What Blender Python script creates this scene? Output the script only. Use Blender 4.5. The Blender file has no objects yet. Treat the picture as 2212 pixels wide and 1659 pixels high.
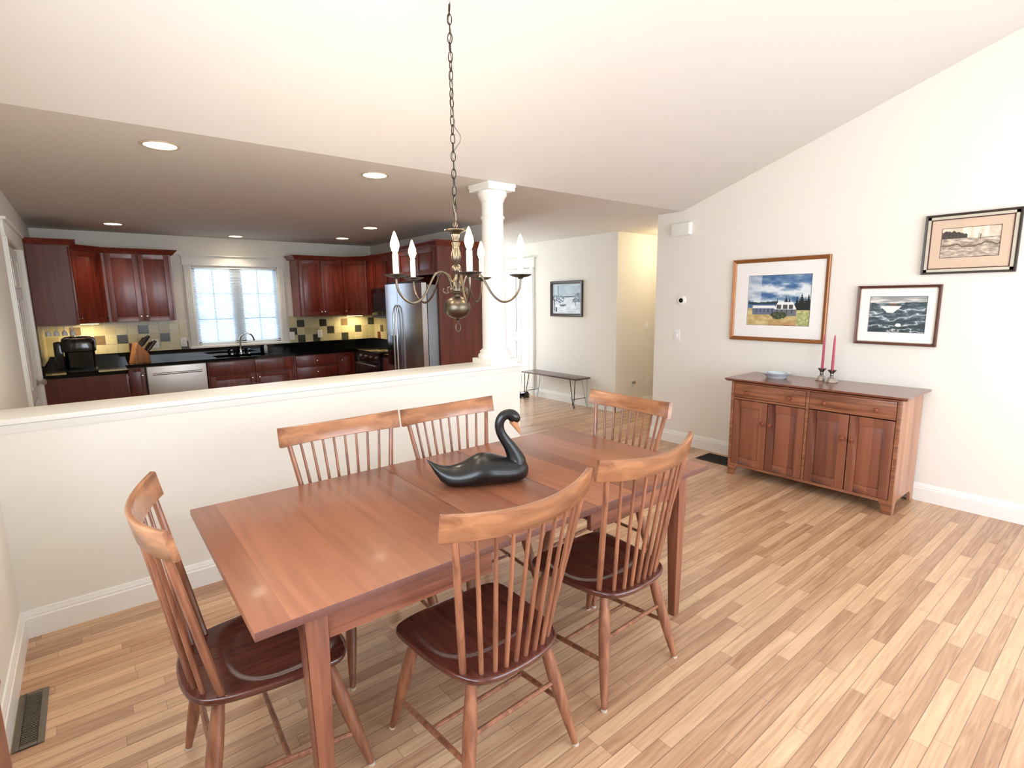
import bpy, bmesh, math, random
from mathutils import Vector, Matrix, noise
random.seed(7)
R = math.radians
SC = bpy.context.scene
COL = SC.collection

# ------------------------------------------------------------------ camera
yaw, pitch, roll = R(38.665), R(9.202), R(-0.704)
fwd = Vector((math.sin(yaw)*math.cos(pitch), math.cos(yaw)*math.cos(pitch), -math.sin(pitch)))
rt = Vector((math.cos(yaw), -math.sin(yaw), 0)); up = rt.cross(fwd)
rt2 = math.cos(roll)*rt + math.sin(roll)*up; up2 = -math.sin(roll)*rt + math.cos(roll)*up
cam = bpy.data.cameras.new('camera'); camo = bpy.data.objects.new('camera', cam); COL.objects.link(camo)
M = Matrix((rt2, up2, -fwd)).transposed().to_4x4(); M.translation = (-2.976, -3.27, 1.581)
camo.matrix_world = M
cam.sensor_fit = 'HORIZONTAL'; cam.sensor_width = 36; cam.lens = 36*1139.87/2212
cam.clip_start = 0.02; cam.clip_end = 200
SC.camera = camo

# ------------------------------------------------------------------ world, exposure
w = bpy.data.worlds.new('world'); SC.world = w; w.use_nodes = True
wn = w.node_tree; bg = wn.nodes['Background']
tc = wn.nodes.new('ShaderNodeTexCoord'); sx = wn.nodes.new('ShaderNodeSeparateXYZ'); cr = wn.nodes.new('ShaderNodeValToRGB')
wn.links.new(tc.outputs['Generated'], sx.inputs[0]); wn.links.new(sx.outputs['Z'], cr.inputs[0]); wn.links.new(cr.outputs[0], bg.inputs[0])
cr.color_ramp.elements[0].position = 0.0; cr.color_ramp.elements[0].color = (.75, .85, 1, 1)
cr.color_ramp.elements[1].position = 0.5; cr.color_ramp.elements[1].color = (.55, .75, 1, 1)
bg.inputs[1].default_value = 5.5
SC.view_settings.view_transform = 'Standard'; SC.view_settings.look = 'None'
SC.view_settings.gamma = 1; SC.view_settings.use_curve_mapping = False
SC.view_settings.exposure = 0.06
cy = SC.cycles
cy.use_denoising = True; cy.max_bounces = 7; cy.diffuse_bounces = 4; cy.glossy_bounces = 3; cy.transmission_bounces = 4
cy.transparent_max_bounces = 6; cy.sample_clamp_indirect = 4; cy.caustics_reflective = False; cy.caustics_refractive = False
cy.blur_glossy = 1.0

def area(name, loc, rot, sx_, sy_, power, color):
    l = bpy.data.lights.new(name, 'AREA'); l.shape = 'RECTANGLE'; l.size = sx_; l.size_y = sy_; l.energy = power; l.color = color
    o = bpy.data.objects.new(name, l); COL.objects.link(o); o.location = loc; o.rotation_euler = rot; return o
XL = -3.371
DAY = (.93, .97, 1.0); WARM = (1.0, .84, .62)
# daylight through the back and left windows; the last two are added fill
area('daylight_back', (-.7, -4.96, 1.5), (R(90), 0, 0), 3.2, 2.0, 66, DAY)
area('daylight_left', (XL+.02, -2.5, 1.62), (0, R(-90), 0), 1.2, 2.2, 33, DAY)
area('fill_back_right', (1.89, -4.0, 1.5), (0, R(90), 0), 2.0, 1.2, 9, DAY)  # added fill light in front of the right wall, which has no window
area('fill_entry', (1.75, 5.3, 1.35), (R(-90), 0, 0), 1.3, 2.0, 52, (.85, .93, 1))  # added to brighten the hall side wall, its source is unseen

# ------------------------------------------------------------------ helpers
def lin(c): return tuple((x/255/12.92 if x/255 <= .04045 else ((x/255+.055)/1.055)**2.4) for x in c[:3]) + (1,)
def newmat(name):
    m = bpy.data.materials.new(name); m.use_nodes = True
    return m, m.node_tree, m.node_tree.nodes['Principled BSDF']
def plain(name, c, rough=.5, metal=0, spec=.5, noise_amt=0, scale=8, bump=0, bscale=200, coat=0, stretch=None):
    m, t, b = newmat(name); col = lin(c)
    b.inputs['Base Color'].default_value = col; b.inputs['Roughness'].default_value = rough; b.inputs['Metallic'].default_value = metal
    b.inputs['Specular IOR Level'].default_value = spec; b.inputs['Coat Weight'].default_value = coat; b.inputs['Coat Roughness'].default_value = .15
    t_c = t.nodes.new('ShaderNodeTexCoord'); mp = t.nodes.new('ShaderNodeMapping'); t.links.new(t_c.outputs['Object'], mp.inputs[0])
    if stretch: mp.inputs['Scale'].default_value = stretch
    n = t.nodes.new('ShaderNodeTexNoise'); n.inputs['Scale'].default_value = scale; n.inputs['Detail'].default_value = 3
    t.links.new(mp.outputs[0], n.inputs['Vector'])
    mx = t.nodes.new('ShaderNodeMix'); mx.data_type = 'RGBA'; a = noise_amt
    mx.inputs['A'].default_value = tuple(x*(1-a) for x in col[:3])+(1,); mx.inputs['B'].default_value = tuple(min(1, x*(1+a)) for x in col[:3])+(1,)
    t.links.new(n.outputs['Fac'], mx.inputs['Factor']); t.links.new(mx.outputs['Result'], b.inputs['Base Color'])
    if bump:
        n2 = t.nodes.new('ShaderNodeTexNoise'); n2.inputs['Scale'].default_value = bscale; t.links.new(t_c.outputs['Object'], n2.inputs['Vector'])
        bp_ = t.nodes.new('ShaderNodeBump'); bp_.inputs['Strength'].default_value = bump; bp_.inputs['Distance'].default_value = .001
        t.links.new(n2.outputs['Fac'], bp_.inputs['Height']); t.links.new(bp_.outputs[0], b.inputs['Normal'])
    return m
def mnode(t, op, a=None, b=None, c=None):
    n = t.nodes.new('ShaderNodeMath'); n.operation = op
    for i, v in enumerate((a, b, c)):
        if v is None: continue
        if isinstance(v, (int, float)): n.inputs[i].default_value = v
        else: t.links.new(v, n.inputs[i])
    return n.outputs[0]
def wood(name, light, dark, grain='Y', plank=None, pw=.1, rough=.35, var=.35, gap=0, blen=0, gscale=1.0, coat=0, knot=.5):
    """grain runs along axis grain; plank = axis across which boards repeat, pw their width, blen board length"""
    m, t, b = newmat(name); L = t.links.new
    tc_ = t.nodes.new('ShaderNodeTexCoord'); s = t.nodes.new('ShaderNodeSeparateXYZ'); L(tc_.outputs['Object'], s.inputs[0])
    ax = {k: s.outputs[k] for k in 'XYZ'}
    mp = t.nodes.new('ShaderNodeMapping'); sc = {'X': 26, 'Y': 26, 'Z': 26}; sc[grain] = 1.6
    mp.inputs['Scale'].default_value = [sc[k]*gscale for k in 'XYZ']
    L(tc_.outputs['Object'], mp.inputs[0])
    rnd = None; gapf = None
    if plank:
        q = mnode(t, 'DIVIDE', ax[plank], pw); row = mnode(t, 'FLOOR', q); fr = mnode(t, 'FRACT', q)
        idx = row
        if blen:
            wn1 = t.nodes.new('ShaderNodeTexWhiteNoise'); wn1.noise_dimensions = '1D'; L(row, wn1.inputs['W'])
            ln = mnode(t, 'MULTIPLY_ADD', wn1.outputs['Value'], blen*.9, blen*.6)
            off = mnode(t, 'MULTIPLY', wn1.outputs['Value'], 37.3)
            q2 = mnode(t, 'DIVIDE', mnode(t, 'ADD', ax[grain], off), ln); j = mnode(t, 'FLOOR', q2); fr2 = mnode(t, 'FRACT', q2)
            idx = mnode(t, 'MULTIPLY_ADD', j, 13.37, mnode(t, 'MULTIPLY', row, 1.731))
        wn2 = t.nodes.new('ShaderNodeTexWhiteNoise'); wn2.noise_dimensions = '1D'; L(idx, wn2.inputs['W']); rnd = wn2.outputs['Value']
        cmb = t.nodes.new('ShaderNodeCombineXYZ'); L(mnode(t, 'MULTIPLY', rnd, 20.0), cmb.inputs[0]); L(mnode(t, 'MULTIPLY', rnd, 11.0), cmb.inputs[2])
        va = t.nodes.new('ShaderNodeVectorMath'); va.operation = 'ADD'; L(mp.outputs[0], va.inputs[0]); L(cmb.outputs[0], va.inputs[1]); vec = va.outputs[0]
    else: vec = mp.outputs[0]
    n = t.nodes.new('ShaderNodeTexNoise'); n.inputs['Scale'].default_value = 1.6; n.inputs['Detail'].default_value = 6; n.inputs['Distortion'].default_value = knot
    L(vec, n.inputs['Vector'])
    f = mnode(t, 'MULTIPLY_ADD', mnode(t, 'SUBTRACT', n.outputs['Fac'], .5), 2.6, .5)
    if rnd is not None:
        f = mnode(t, 'ADD', mnode(t, 'MULTIPLY', f, 1-var), mnode(t, 'MULTIPLY', rnd, var))
    cl = t.nodes.new('ShaderNodeClamp'); L(f, cl.inputs[0])
    mx = t.nodes.new('ShaderNodeMix'); mx.data_type = 'RGBA'; mx.inputs['A'].default_value = lin(dark); mx.inputs['B'].default_value = lin(light)
    L(cl.outputs[0], mx.inputs['Factor']); out = mx.outputs['Result']
    if gap:
        g1 = mnode(t, 'LESS_THAN', fr, gap)
        if blen: g1 = mnode(t, 'MAXIMUM', g1, mnode(t, 'LESS_THAN', mnode(t, 'MULTIPLY', fr2, ln), .0018))
        mg = t.nodes.new('ShaderNodeMix'); mg.data_type = 'RGBA'; L(mnode(t, 'MULTIPLY', g1, .6), mg.inputs['Factor']); L(out, mg.inputs['A'])
        mg.inputs['B'].default_value = tuple(x*.25 for x in lin(dark)[:3])+(1,); out = mg.outputs['Result']
    L(out, b.inputs['Base Color']); b.inputs['Roughness'].default_value = rough
    b.inputs['Coat Weight'].default_value = coat; b.inputs['Coat Roughness'].default_value = .12
    return m
def emis(name, c, s):
    m, t, b = newmat(name); b.inputs['Base Color'].default_value = lin(c); b.inputs['Emission Color'].default_value = lin(c); b.inputs['Emission Strength'].default_value = s
    return m
def glassmat(name):
    m, t, b = newmat(name); out = t.nodes['Material Output']
    tr = t.nodes.new('ShaderNodeBsdfTransparent'); gl = t.nodes.new('ShaderNodeBsdfGlossy'); gl.inputs['Roughness'].default_value = .02
    mx = t.nodes.new('ShaderNodeMixShader'); mx.inputs[0].default_value = .06
    t.links.new(tr.outputs[0], mx.inputs[1]); t.links.new(gl.outputs[0], mx.inputs[2]); t.links.new(mx.outputs[0], out.inputs[0]); return m

class MB:
    def __init__(s): s.v = []; s.f = []; s.c = []
    def add(s, vs, fs):
        o = len(s.v); s.v += [tuple(v) for v in vs]; s.f += [tuple(i+o for i in f) for f in fs]; return s
    def box(s, x0, x1, y0, y1, z0, z1):
        vs = [(x, y, z) for x in (x0, x1) for y in (y0, y1) for z in (z0, z1)]
        return s.add(vs, [(0, 1, 3, 2), (4, 6, 7, 5), (0, 4, 5, 1), (2, 3, 7, 6), (0, 2, 6, 4), (1, 5, 7, 3)])
    def hexa(s, lo, hi):
        """lo, hi: 4 points each, same winding"""
        vs = list(lo)+list(hi)
        return s.add(vs, [(3, 2, 1, 0), (4, 5, 6, 7), (0, 1, 5, 4), (1, 2, 6, 5), (2, 3, 7, 6), (3, 0, 4, 7)])
    def prism(s, poly, a, b, ax='Z'):
        def P(u, v, w_): return {'Z': (u, v, w_), 'Y': (u, w_, v), 'X': (w_, u, v)}[ax]
        n = len(poly); vs = [P(u, v, a) for u, v in poly]+[P(u, v, b) for u, v in poly]
        fs = [tuple(range(n-1, -1, -1)), tuple(range(n, 2*n))]+[(i, (i+1) % n, n+(i+1) % n, n+i) for i in range(n)]
        return s.add(vs, fs)
    def tube(s, pts, rad, n=10, flat=1.0, closed=False):
        pts = [Vector(p) for p in pts]; k = len(pts)
        if not hasattr(rad, '__len__'): rad = [rad]*k
        prev = None; vs = []
        for i, p in enumerate(pts):
            if closed: d = pts[(i+1) % k]-pts[i-1]
            else: d = pts[min(i+1, k-1)]-pts[max(i-1, 0)]
            d.normalize()
            if prev is None:
                a = Vector((0, 0, 1)) if abs(d.z) < .9 else Vector((0, 1, 0)); u = d.cross(a).normalized()
            else: u = (prev-d*prev.dot(d)).normalized()
            prev = u; v = d.cross(u)
            for j in range(n):
                t_ = 2*math.pi*j/n; vs.append(p+u*math.cos(t_)*rad[i]+v*math.sin(t_)*rad[i]*flat)
        fs = []
        for i in range(k if closed else k-1):
            for j in range(n): fs.append((i*n+j, i*n+(j+1) % n, ((i+1) % k)*n+(j+1) % n, ((i+1) % k)*n+j))
        if not closed: fs += [tuple(range(n-1, -1, -1)), tuple(range((k-1)*n, k*n))]
        return s.add(vs, fs)
    def lathe(s, prof, c=(0, 0, 0), n=24, ax='Z', cap=True):
        vs = []
        for r, z in prof:
            for j in range(n):
                t_ = 2*math.pi*j/n; a, b = r*math.cos(t_), r*math.sin(t_)
                q = {'Z': (a, b, z), 'X': (z, a, b), 'Y': (a, z, b)}[ax]; vs.append((c[0]+q[0], c[1]+q[1], c[2]+q[2]))
        fs = [(i*n+j, i*n+(j+1) % n, (i+1)*n+(j+1) % n, (i+1)*n+j) for i in range(len(prof)-1) for j in range(n)]
        if cap: fs += [tuple(range(n-1, -1, -1)), tuple(range((len(prof)-1)*n, len(prof)*n))]
        return s.add(vs, fs)
    def loft(s, rings, cap=True):
        n = len(rings[0]); vs = [p for r in rings for p in r]
        fs = [(i*n+j, i*n+(j+1) % n, (i+1)*n+(j+1) % n, (i+1)*n+j) for i in range(len(rings)-1) for j in range(n)]
        if cap: fs += [tuple(range(n-1, -1, -1)), tuple(range((len(rings)-1)*n, len(rings)*n))]
        return s.add(vs, fs)
    def build(s, name, m, parent=None, bevel=0, ang=35, smooth=True, seg=2):
        me = bpy.data.meshes.new(name); me.from_pydata(s.v, [], s.f)
        bm = bmesh.new(); bm.from_mesh(me); bmesh.ops.remove_doubles(bm, verts=bm.verts, dist=1e-6)
        bmesh.ops.recalc_face_normals(bm, faces=bm.faces)
        if bevel:
            es = [e for e in bm.edges if len(e.link_faces) == 2 and e.calc_face_angle(0) > R(40)]
            bmesh.ops.bevel(bm, geom=es, offset=bevel, segments=seg, profile=.6, affect='EDGES', clamp_overlap=True)
        bm.to_mesh(me); bm.free()
        if smooth:
            me.polygons.foreach_set('use_smooth', [True]*len(me.polygons)); me.set_sharp_from_angle(angle=R(ang))
        me.materials.append(m); o = bpy.data.objects.new(name, me); COL.objects.link(o)
        if parent: o.parent = parent
        return o
def tag(o, label=None, cat=None, group=None, kind=None):
    if label: o['label'] = label
    if cat: o['category'] = cat
    if group: o['group'] = group
    if kind: o['kind'] = kind
    return o
def thing(name, label, cat, loc=(0, 0, 0), rz=0, group=None):
    o = bpy.data.objects.new(name, None); COL.objects.link(o); o.location = loc; o.rotation_euler = (0, 0, rz)
    o.empty_display_size = .1; return tag(o, label, cat, group)
def dup(root, loc, rz, label, group=None):
    r = root.copy(); COL.objects.link(r); r.location = loc; r.rotation_euler = (0, 0, rz); r['label'] = label
    if group: r['group'] = group
    for ch in list(root.children):
        c = ch.copy(); COL.objects.link(c); c.parent = r
        for g in ch.children:
            d = g.copy(); COL.objects.link(d); d.parent = c
    return r
def struct(name, mb, m, parent=None, **k):
    o = mb.build(name, m, parent, **k)
    if not parent: o['kind'] = 'structure'
    return o

# ------------------------------------------------------------------ materials
WALL = plain('wall_paint', (237, 233, 223), .85, noise_amt=.012, scale=3, bump=.15, bscale=260)
CEIL = plain('ceiling_paint', (222, 216, 208), .9, noise_amt=.015, scale=4, bump=.25, bscale=180)
TRIM = plain('trim_paint', (244, 242, 236), .4, noise_amt=.01)
FLOOR = wood('floor_boards', (226, 186, 146), (158, 112, 82), 'X', 'Y', .057, .3, .55, gap=.055, blen=.75, gscale=1.0, coat=.2, knot=1.2)
CHERRY = wood('cherry_top', (164, 104, 74), (112, 66, 46), 'Y', 'X', .118, .36, .6, coat=.08, gscale=.8)
CHERRYX = wood('cherry_rail', (152, 94, 70), (102, 56, 42), 'X', None, rough=.32, coat=.2)
CHERRYZ = wood('cherry_leg', (158, 100, 74), (108, 60, 44), 'Z', None, rough=.32, coat=.2, gscale=.8)
CHAIRL = wood('chair_wood', (160, 104, 74), (108, 64, 46), 'Z', None, rough=.3, coat=.3)
CREST = wood('chair_crest_wood', (180, 124, 84), (122, 76, 52), 'X', None, rough=.28, coat=.3, gscale=.7, knot=.7)
SEATW = wood('chair_seat_wood', (104, 54, 40), (66, 30, 24), 'Y', 'X', .12, rough=.22, var=.35, coat=.4)
SBF = wood('sideboard_door_wood', (156, 96, 70), (100, 56, 42), 'Z', 'Y', .058, rough=.35, var=.75, coat=.15)
SBH = wood('sideboard_drawer_wood', (164, 106, 74), (112, 66, 46), 'Y', None, rough=.35, coat=.15)
SBS = wood('sideboard_side_wood', (200, 150, 118), (158, 104, 76), 'Z', 'X', .07, rough=.35, var=.5, coat=.1)
SBT = wood('sideboard_top_wood', (148, 96, 76), (106, 62, 50), 'Y', 'X', .12, rough=.25, var=.4, coat=.3)
CAB = wood('cabinet_wood', (128, 52, 36), (84, 28, 20), 'Z', None, rough=.32, coat=.2, gscale=.7)
CABP = wood('cabinet_end_wood', (112, 52, 38), (84, 34, 26), 'Z', None, rough=.35, coat=.15, gscale=.7)
GRAN = plain('black_granite', (7, 8, 9), .07, noise_amt=.5, scale=120, spec=.35)
STEEL = plain('stainless_steel', (200, 200, 202), .22, metal=1, noise_amt=.06, scale=3, stretch=(1, 1, 30))
STEELG = plain('appliance_grey', (120, 122, 124), .4, metal=.7)
CHROME = plain('chrome', (225, 225, 225), .1, metal=1)
NICKEL = plain('satin_nickel', (190, 186, 178), .28, metal=1)
BLACKG = plain('black_gloss', (8, 8, 9), .12, coat=.5)
BLACKM = plain('black_matte', (16, 16, 17), .55)
PEWTER = plain('antique_brass', (104, 94, 80), .36, metal=1, noise_amt=.15, scale=30)
PEWTERD = plain('dark_bronze', (62, 54, 46), .42, metal=.9)
CANDLEW = plain('cream_sleeve', (248, 240, 210), .5)
WHITEP = plain('white_plastic', (244, 244, 240), .4)
PAD = plain('felt_pad', (196, 178, 160), .8)
GLASS = glassmat('window_glass')
SWAN = plain('black_painted_wood', (12, 13, 14), .3, noise_amt=.35, scale=18, coat=.15)
BEAK = plain('swan_beak_paint', (196, 140, 100), .45, noise_amt=.1, scale=60)

XL, XR, YK, ZC, XW, YW, YH = -3.371, 1.912, 4.987, 2.44, 2.645, 1.466, .305
SL = .333; YB_ = -5.0
# ------------------------------------------------------------------ structure
struct('floor', MB().box(XL-.1, 5.0, -5.1, 5.6, -.06, 0), FLOOR, smooth=False)
RY, RZ = -3.4, 2.44+3.4*SL
c = MB().prism([(.007, 2.44), (RY, RZ), (RY, RZ+.1), (.007, 2.54)], XL-.1, XR+.12, 'X')
c.prism([(RY, RZ), (-5.1, 3.0), (-5.1, 3.1), (RY, RZ+.1)], XL-.1, XR+.12, 'X')
c.box(XL-.1, 5.0, .007, 5.6, 2.44, 2.54)
ceil = struct('ceiling', c, CEIL, smooth=False)
wl = MB().prism([(-3.65, 2.28), (-1.35, 2.28), (-1.35, 2.44+1.35*SL), (RY, RZ), (-3.65, RZ-.1)], XL-.1, XL, 'X').prism([(-5.1, 0), (-3.65, 0), (-3.65, RZ-.1), (-5.1, 3.0)], XL-.1, XL, 'X')
wl.prism([(-1.35, 0), (2.02, 0), (2.02, 2.44), (.007, 2.44), (-1.35, 2.44+1.35*SL)], XL-.1, XL, 'X').box(XL-.1, XL, -3.65, -1.35, 0, .98)
wl.box(XL-.1, XL, 3.22, 5.1, 0, 2.44).box(XL-.1, XL, 2.02, 3.22, 2.06, 2.44).box(XL-.1, XL-.06, 2.02, 3.22, 0, 2.06)
struct('wall_left', wl, WALL, smooth=False)
wr = MB().prism([(-5.1, 0), (YH, 0), (YH, 2.44), (.007, 2.44), (RY, RZ), (-5.1, 3.0)], XR, XR+.12, 'X')
struct('wall_right', wr, WALL, smooth=False)
struct('wall_hall_near', MB().box(XR+.12, 5.0, YH-.12, YH, 0, 2.44), WALL, smooth=False)
struct('wall_hall_end', MB().box(4.9, 5.0, YH, YW, 0, 2.44), WALL, smooth=False)
struct('wall_hall_far', MB().box(XW, 5.0, YW, YW+.1, 0, 2.44), WALL, smooth=False)
# hall side wall with the closet opening
wh = MB().box(XW, XW+.1, YW+.1, 3.25, 0, 2.44).box(XW, XW+.1, 4.65, 5.6, 0, 2.44).box(XW, XW+.1, 3.25, 4.65, 2.07, 2.44).box(XW+.06, XW+.1, 3.25, 4.65, 0, 2.07)
struct('wall_hall_side', wh, WALL, smooth=False)
# window wall of the kitchen
WX0, WX1, WZ0, WZ1 = -1.815, -.73, .99, 2.07
wk = MB().box(XL-.1, WX0, YK, YK+.14, 0, 2.44).box(WX1, .73, YK, YK+.14, 0, 2.44).box(WX0, WX1, YK, YK+.14, 0, WZ0).box(WX0, WX1, YK, YK+.14, WZ1, 2.44)
struct('wall_kitchen', wk, WALL, smooth=False)
struct('wall_kitchen_right', MB().box(.73, 1.03, 1.87, 5.6, 0, 2.44), WALL, smooth=False)
# unseen entry wall, its glazed opening added to bring light into the hall
we = MB().box(1.03, 1.15, 5.4, 5.5, 0, 2.44).box(2.45, XW, 5.4, 5.5, 0, 2.44).box(1.15, 2.45, 5.4, 5.5, 2.36, 2.44).box(1.15, 2.45, 5.4, 5.5, 0, .3)
struct('wall_entry', we, WALL, smooth=False)
# back wall with wide windows
wb = MB().box(XL-.1, -2.4, -5.1, -5.0, 0, 3.0).box(1.4, XR+.12, -5.1, -5.0, 0, 3.0).box(-2.4, 1.4, -5.1, -5.0, 0, .45).box(-2.4, 1.4, -5.1, -5.0, 2.5, 3.0)
struct('wall_back', wb, WALL, smooth=False)
# half wall
struct('wall_half', MB().box(XL, -.281, 0, .264, 0, 1.035), WALL, smooth=False)
cap = MB().box(XL, -.251, -.03, .294, 1.044, 1.07)
cap.prism([(0, 1.0), (-.006, 1.0), (-.008, 1.012), (-.014, 1.026), (-.015, 1.041), (0, 1.041)], XL, -.262, 'X')
cap.prism([(.264, 1.0), (.272, 1.0), (.286, 1.041), (.264, 1.041)], XL, -.262, 'X').box(-.281, -.262, -.0, .264, 1.0, 1.041)
struct('trim_1', cap, TRIM, bevel=.0025)
def baseb(name, p0, p1, nx, ny):
    """baseboard from p0 to p1, standing out along (nx, ny)"""
    prof = [(0, 0), (.016, 0), (.016, .098), (.012, .104), (.012, .112), (.009, .122), (.006, .134), (0, .136)]
    mb = MB(); rings = []
    for p in (p0, p1): rings.append([(p[0]+nx*d, p[1]+ny*d, z) for d, z in prof])
    mb.loft(rings); return struct(name, mb, TRIM, smooth=False)
baseb('baseboard_half_wall', (XL, 0), (-.281, 0), 0, -1)
baseb('baseboard_left', (XL, -4.95), (XL, 0), 1, 0)
baseb('baseboard_right', (XR, -4.95), (XR, YH+.016), -1, 0)
baseb('baseboard_hall_corner', (XR, YH), (2.03, YH), 0, 1)
baseb('baseboard_hall_side', (XW, YW-.016), (XW, 3.14), -1, 0)
baseb('baseboard_hall_far', (XW-.016, YW), (4.9, YW), 0, -1)
baseb('baseboard_half_wall_end', (-.281, 0), (-.281, .264), 1, 0)
baseb('baseboard_kitchen_end', (.73, 1.87), (1.03, 1.87), 0, -1)
baseb('baseboard_entry', (1.03, 1.87), (1.03, 5.4), 1, 0)
baseb('baseboard_left_kitchen', (XL, .264), (XL, 1.9), 1, 0)

# window_1: frame, sashes, muntins, glass, casing
YG = YK+.075
fr = MB()
fr.box(WX0, WX0+.05, YG-.03, YG+.04, WZ0, WZ1).box(WX1-.05, WX1, YG-.03, YG+.04, WZ0, WZ1).box(WX0, WX1, YG-.03, YG+.04, WZ0, WZ0+.05).box(WX0, WX1, YG-.03, YG+.04, WZ1-.05, WZ1)
xm = (WX0+WX1)/2; fr.box(xm-.075, xm+.075, YG-.03, YG+.04, WZ0, WZ1)
win = struct('window_1', fr, TRIM, bevel=.003)
mu = MB()
for a, b in ((WX0+.05, xm-.075), (xm+.075, WX1-.05)):
    c_ = (a+b)/2; mu.box(c_-.009, c_+.009, YG-.008, YG+.012, WZ0+.05, WZ1-.05)
    for z in (WZ0+.36, WZ0+.70): mu.box(a, b, YG-.008, YG+.012, z-.009, z+.009)
mu.build('muntin', plain('muntin_paint', (110, 125, 150), .5), win)
MB().box(WX0+.05, WX1-.05, YG, YG+.004, WZ0+.05, WZ1-.05).build('pane', GLASS, win)
cs = MB()
for s_, xa in ((-1, WX0), (1, WX1)):
    x0, x1 = sorted((xa, xa+s_*.088)); cs.box(x0, x1, YK-.02, YK, WZ0-.0, WZ1+.0)
    for k in range(4): cs.box(x0+.012+k*.019, x0+.022+k*.019, YK-.026, YK-.02, WZ0, WZ1)
cs.box(WX0, WX1, YK-.001, YK+.05, WZ0-.002, WZ0+.012).box(WX0, WX0+.01, YK, YK+.05, WZ0, WZ1).box(WX1-.01, WX1, YK, YK+.05, WZ0, WZ1).box(WX0, WX1, YK, YK+.05, WZ1-.01, WZ1)
cs.box(WX0-.105, WX1+.105, YK-.024, YK, WZ1, WZ1+.012).box(WX0-.098, WX1+.098, YK-.02, YK, WZ1+.012, WZ1+.11)
cs.box(WX0-.108, WX1+.108, YK-.035, YK, WZ1+.11, WZ1+.122).box(WX0-.122, WX1+.122, YK-.05, YK, WZ1+.122, WZ1+.135)
cs.box(WX0-.1, WX1+.1, YK-.045, YK, WZ0-.024, WZ0)
cs.build('casing', TRIM, win, bevel=.0015)
# blind
SLAT, t, b_ = newmat('blind_slat'); b_.inputs['Base Color'].default_value = lin((235, 240, 244)); b_.inputs['Roughness'].default_value = .5
tl = t.nodes.new('ShaderNodeBsdfTranslucent'); tl.inputs[0].default_value = lin((225, 235, 240)); mxs = t.nodes.new('ShaderNodeMixShader'); mxs.inputs[0].default_value = .5
t.links.new(b_.outputs[0], mxs.inputs[1]); t.links.new(tl.outputs[0], mxs.inputs[2]); t.links.new(mxs.outputs[0], t.nodes['Material Output'].inputs[0])
bl = thing('window_blind', 'white slatted blind hanging inside the kitchen window frame', 'blind', (0, 0, 0))
MB().box(WX0+.014, WX1-.014, YK+.004, YK+.034, WZ1-.04, WZ1-.013).build('headrail', WHITEP, bl)
sl = MB(); z = WZ1-.055
while z > WZ0+.045:
    a = R(36); dy, dz = .0125*math.cos(a), .0125*math.sin(a); yc = YK+.02
    sl.add([(WX0+.016, yc-dy, z-dz), (WX1-.016, yc-dy, z-dz), (WX1-.016, yc, z+.0015), (WX0+.016, yc, z+.0015), (WX1-.016, yc+dy, z+dz), (WX0+.016, yc+dy, z+dz)], [(0, 1, 2, 3), (3, 2, 4, 5)]); z -= .0205
sl.build('slat', SLAT, bl)
MB().box(WX0+.016, WX1-.016, YK+.01, YK+.03, WZ0+.022, WZ0+.038).build('bottom_rail', WHITEP, bl)
MB().tube([(WX0+.09, YK+.0, WZ1-.05), (WX0+.09, YK+.0, WZ0+.55)], .0025, 6).build('wand', WHITEP, bl); MB().tube([(WX1-.06, YK+.0, WZ1-.05), (WX1-.06, YK+.0, WZ0+.35)], .002, 6).build('cord', WHITEP, bl)
# outdoors seen between the slats
SNOW = plain('snowy_lawn', (235, 240, 248), .9, noise_amt=.05)
o = MB().box(-14, 14, 5.7, 40, -.9, -.8).build('lawn', SNOW, smooth=False); tag(o, kind='structure')
BARK = plain('bark', (88, 84, 84), .9, noise_amt=.3, scale=9); PINE = plain('pine_needles', (120, 138, 150), .9, noise_amt=.4, scale=5)
for i, (x, y, h, lab) in enumerate([(-2.9, 13, 6.5, 'evergreen behind the left half of the kitchen window'), (.5, 15, 7.5, 'evergreen behind the right half of the kitchen window')]):
    tr = thing('pine_tree', 'bluish '+lab, 'tree', (x*1.5, y*1.8, -.8)); MB().lathe([(.14, 0), (.1, h*.5), (.02, h)], n=8).build('trunk', BARK, tr)
    f_ = MB()
    for k in range(7): z0 = h*(.18+.115*k); f_.lathe([(1.15-.15*k, z0), (.4-.05*k, z0+h*.14), (.03, z0+h*.17)], n=11)
    f_.build('foliage', PINE, tr, smooth=False)

# doors
def panel_door(mb, y0, y1, z0, z1, x, face, cols=2, rows=((.08, .37), (.42, .80), (.84, .96))):
    """panelled leaf in a plane X = x, mouldings standing out towards face"""
    mb.box(min(x, x-face*.035), max(x, x-face*.035), y0, y1, z0, z1); W_ = y1-y0; H_ = z1-z0
    for i in range(cols):
        a = y0+W_*(.13+i*(.74/cols)+.02); b = y0+W_*(.13+(i+1)*(.74/cols)-.02)
        for r0, r1 in rows:
            p, q = z0+H_*r0, z0+H_*r1; d = face*.006
            for bx in ((a, b, p, p+.014), (a, b, q-.014, q), (a, a+.014, p, q), (b-.014, b, p, q)):
                mb.box(min(x, x+d), max(x, x+d), *bx)
            mb.box(min(x, x+face*.004), max(x, x+face*.004), a+.035, b-.035, p+.035, q-.035)
dm = MB(); panel_door(dm, 2.05, 3.19, .01, 2.04, XL-.015, 1)
d1 = struct('door_1', dm, TRIM, bevel=.002)
cm = MB()
for a, b in ((1.93, 2.02), (3.22, 3.31)): cm.box(XL, XL+.02, a, b, 0, 2.06).box(XL, XL+.026, a+.02, b-.02, 0, 2.06)
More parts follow.
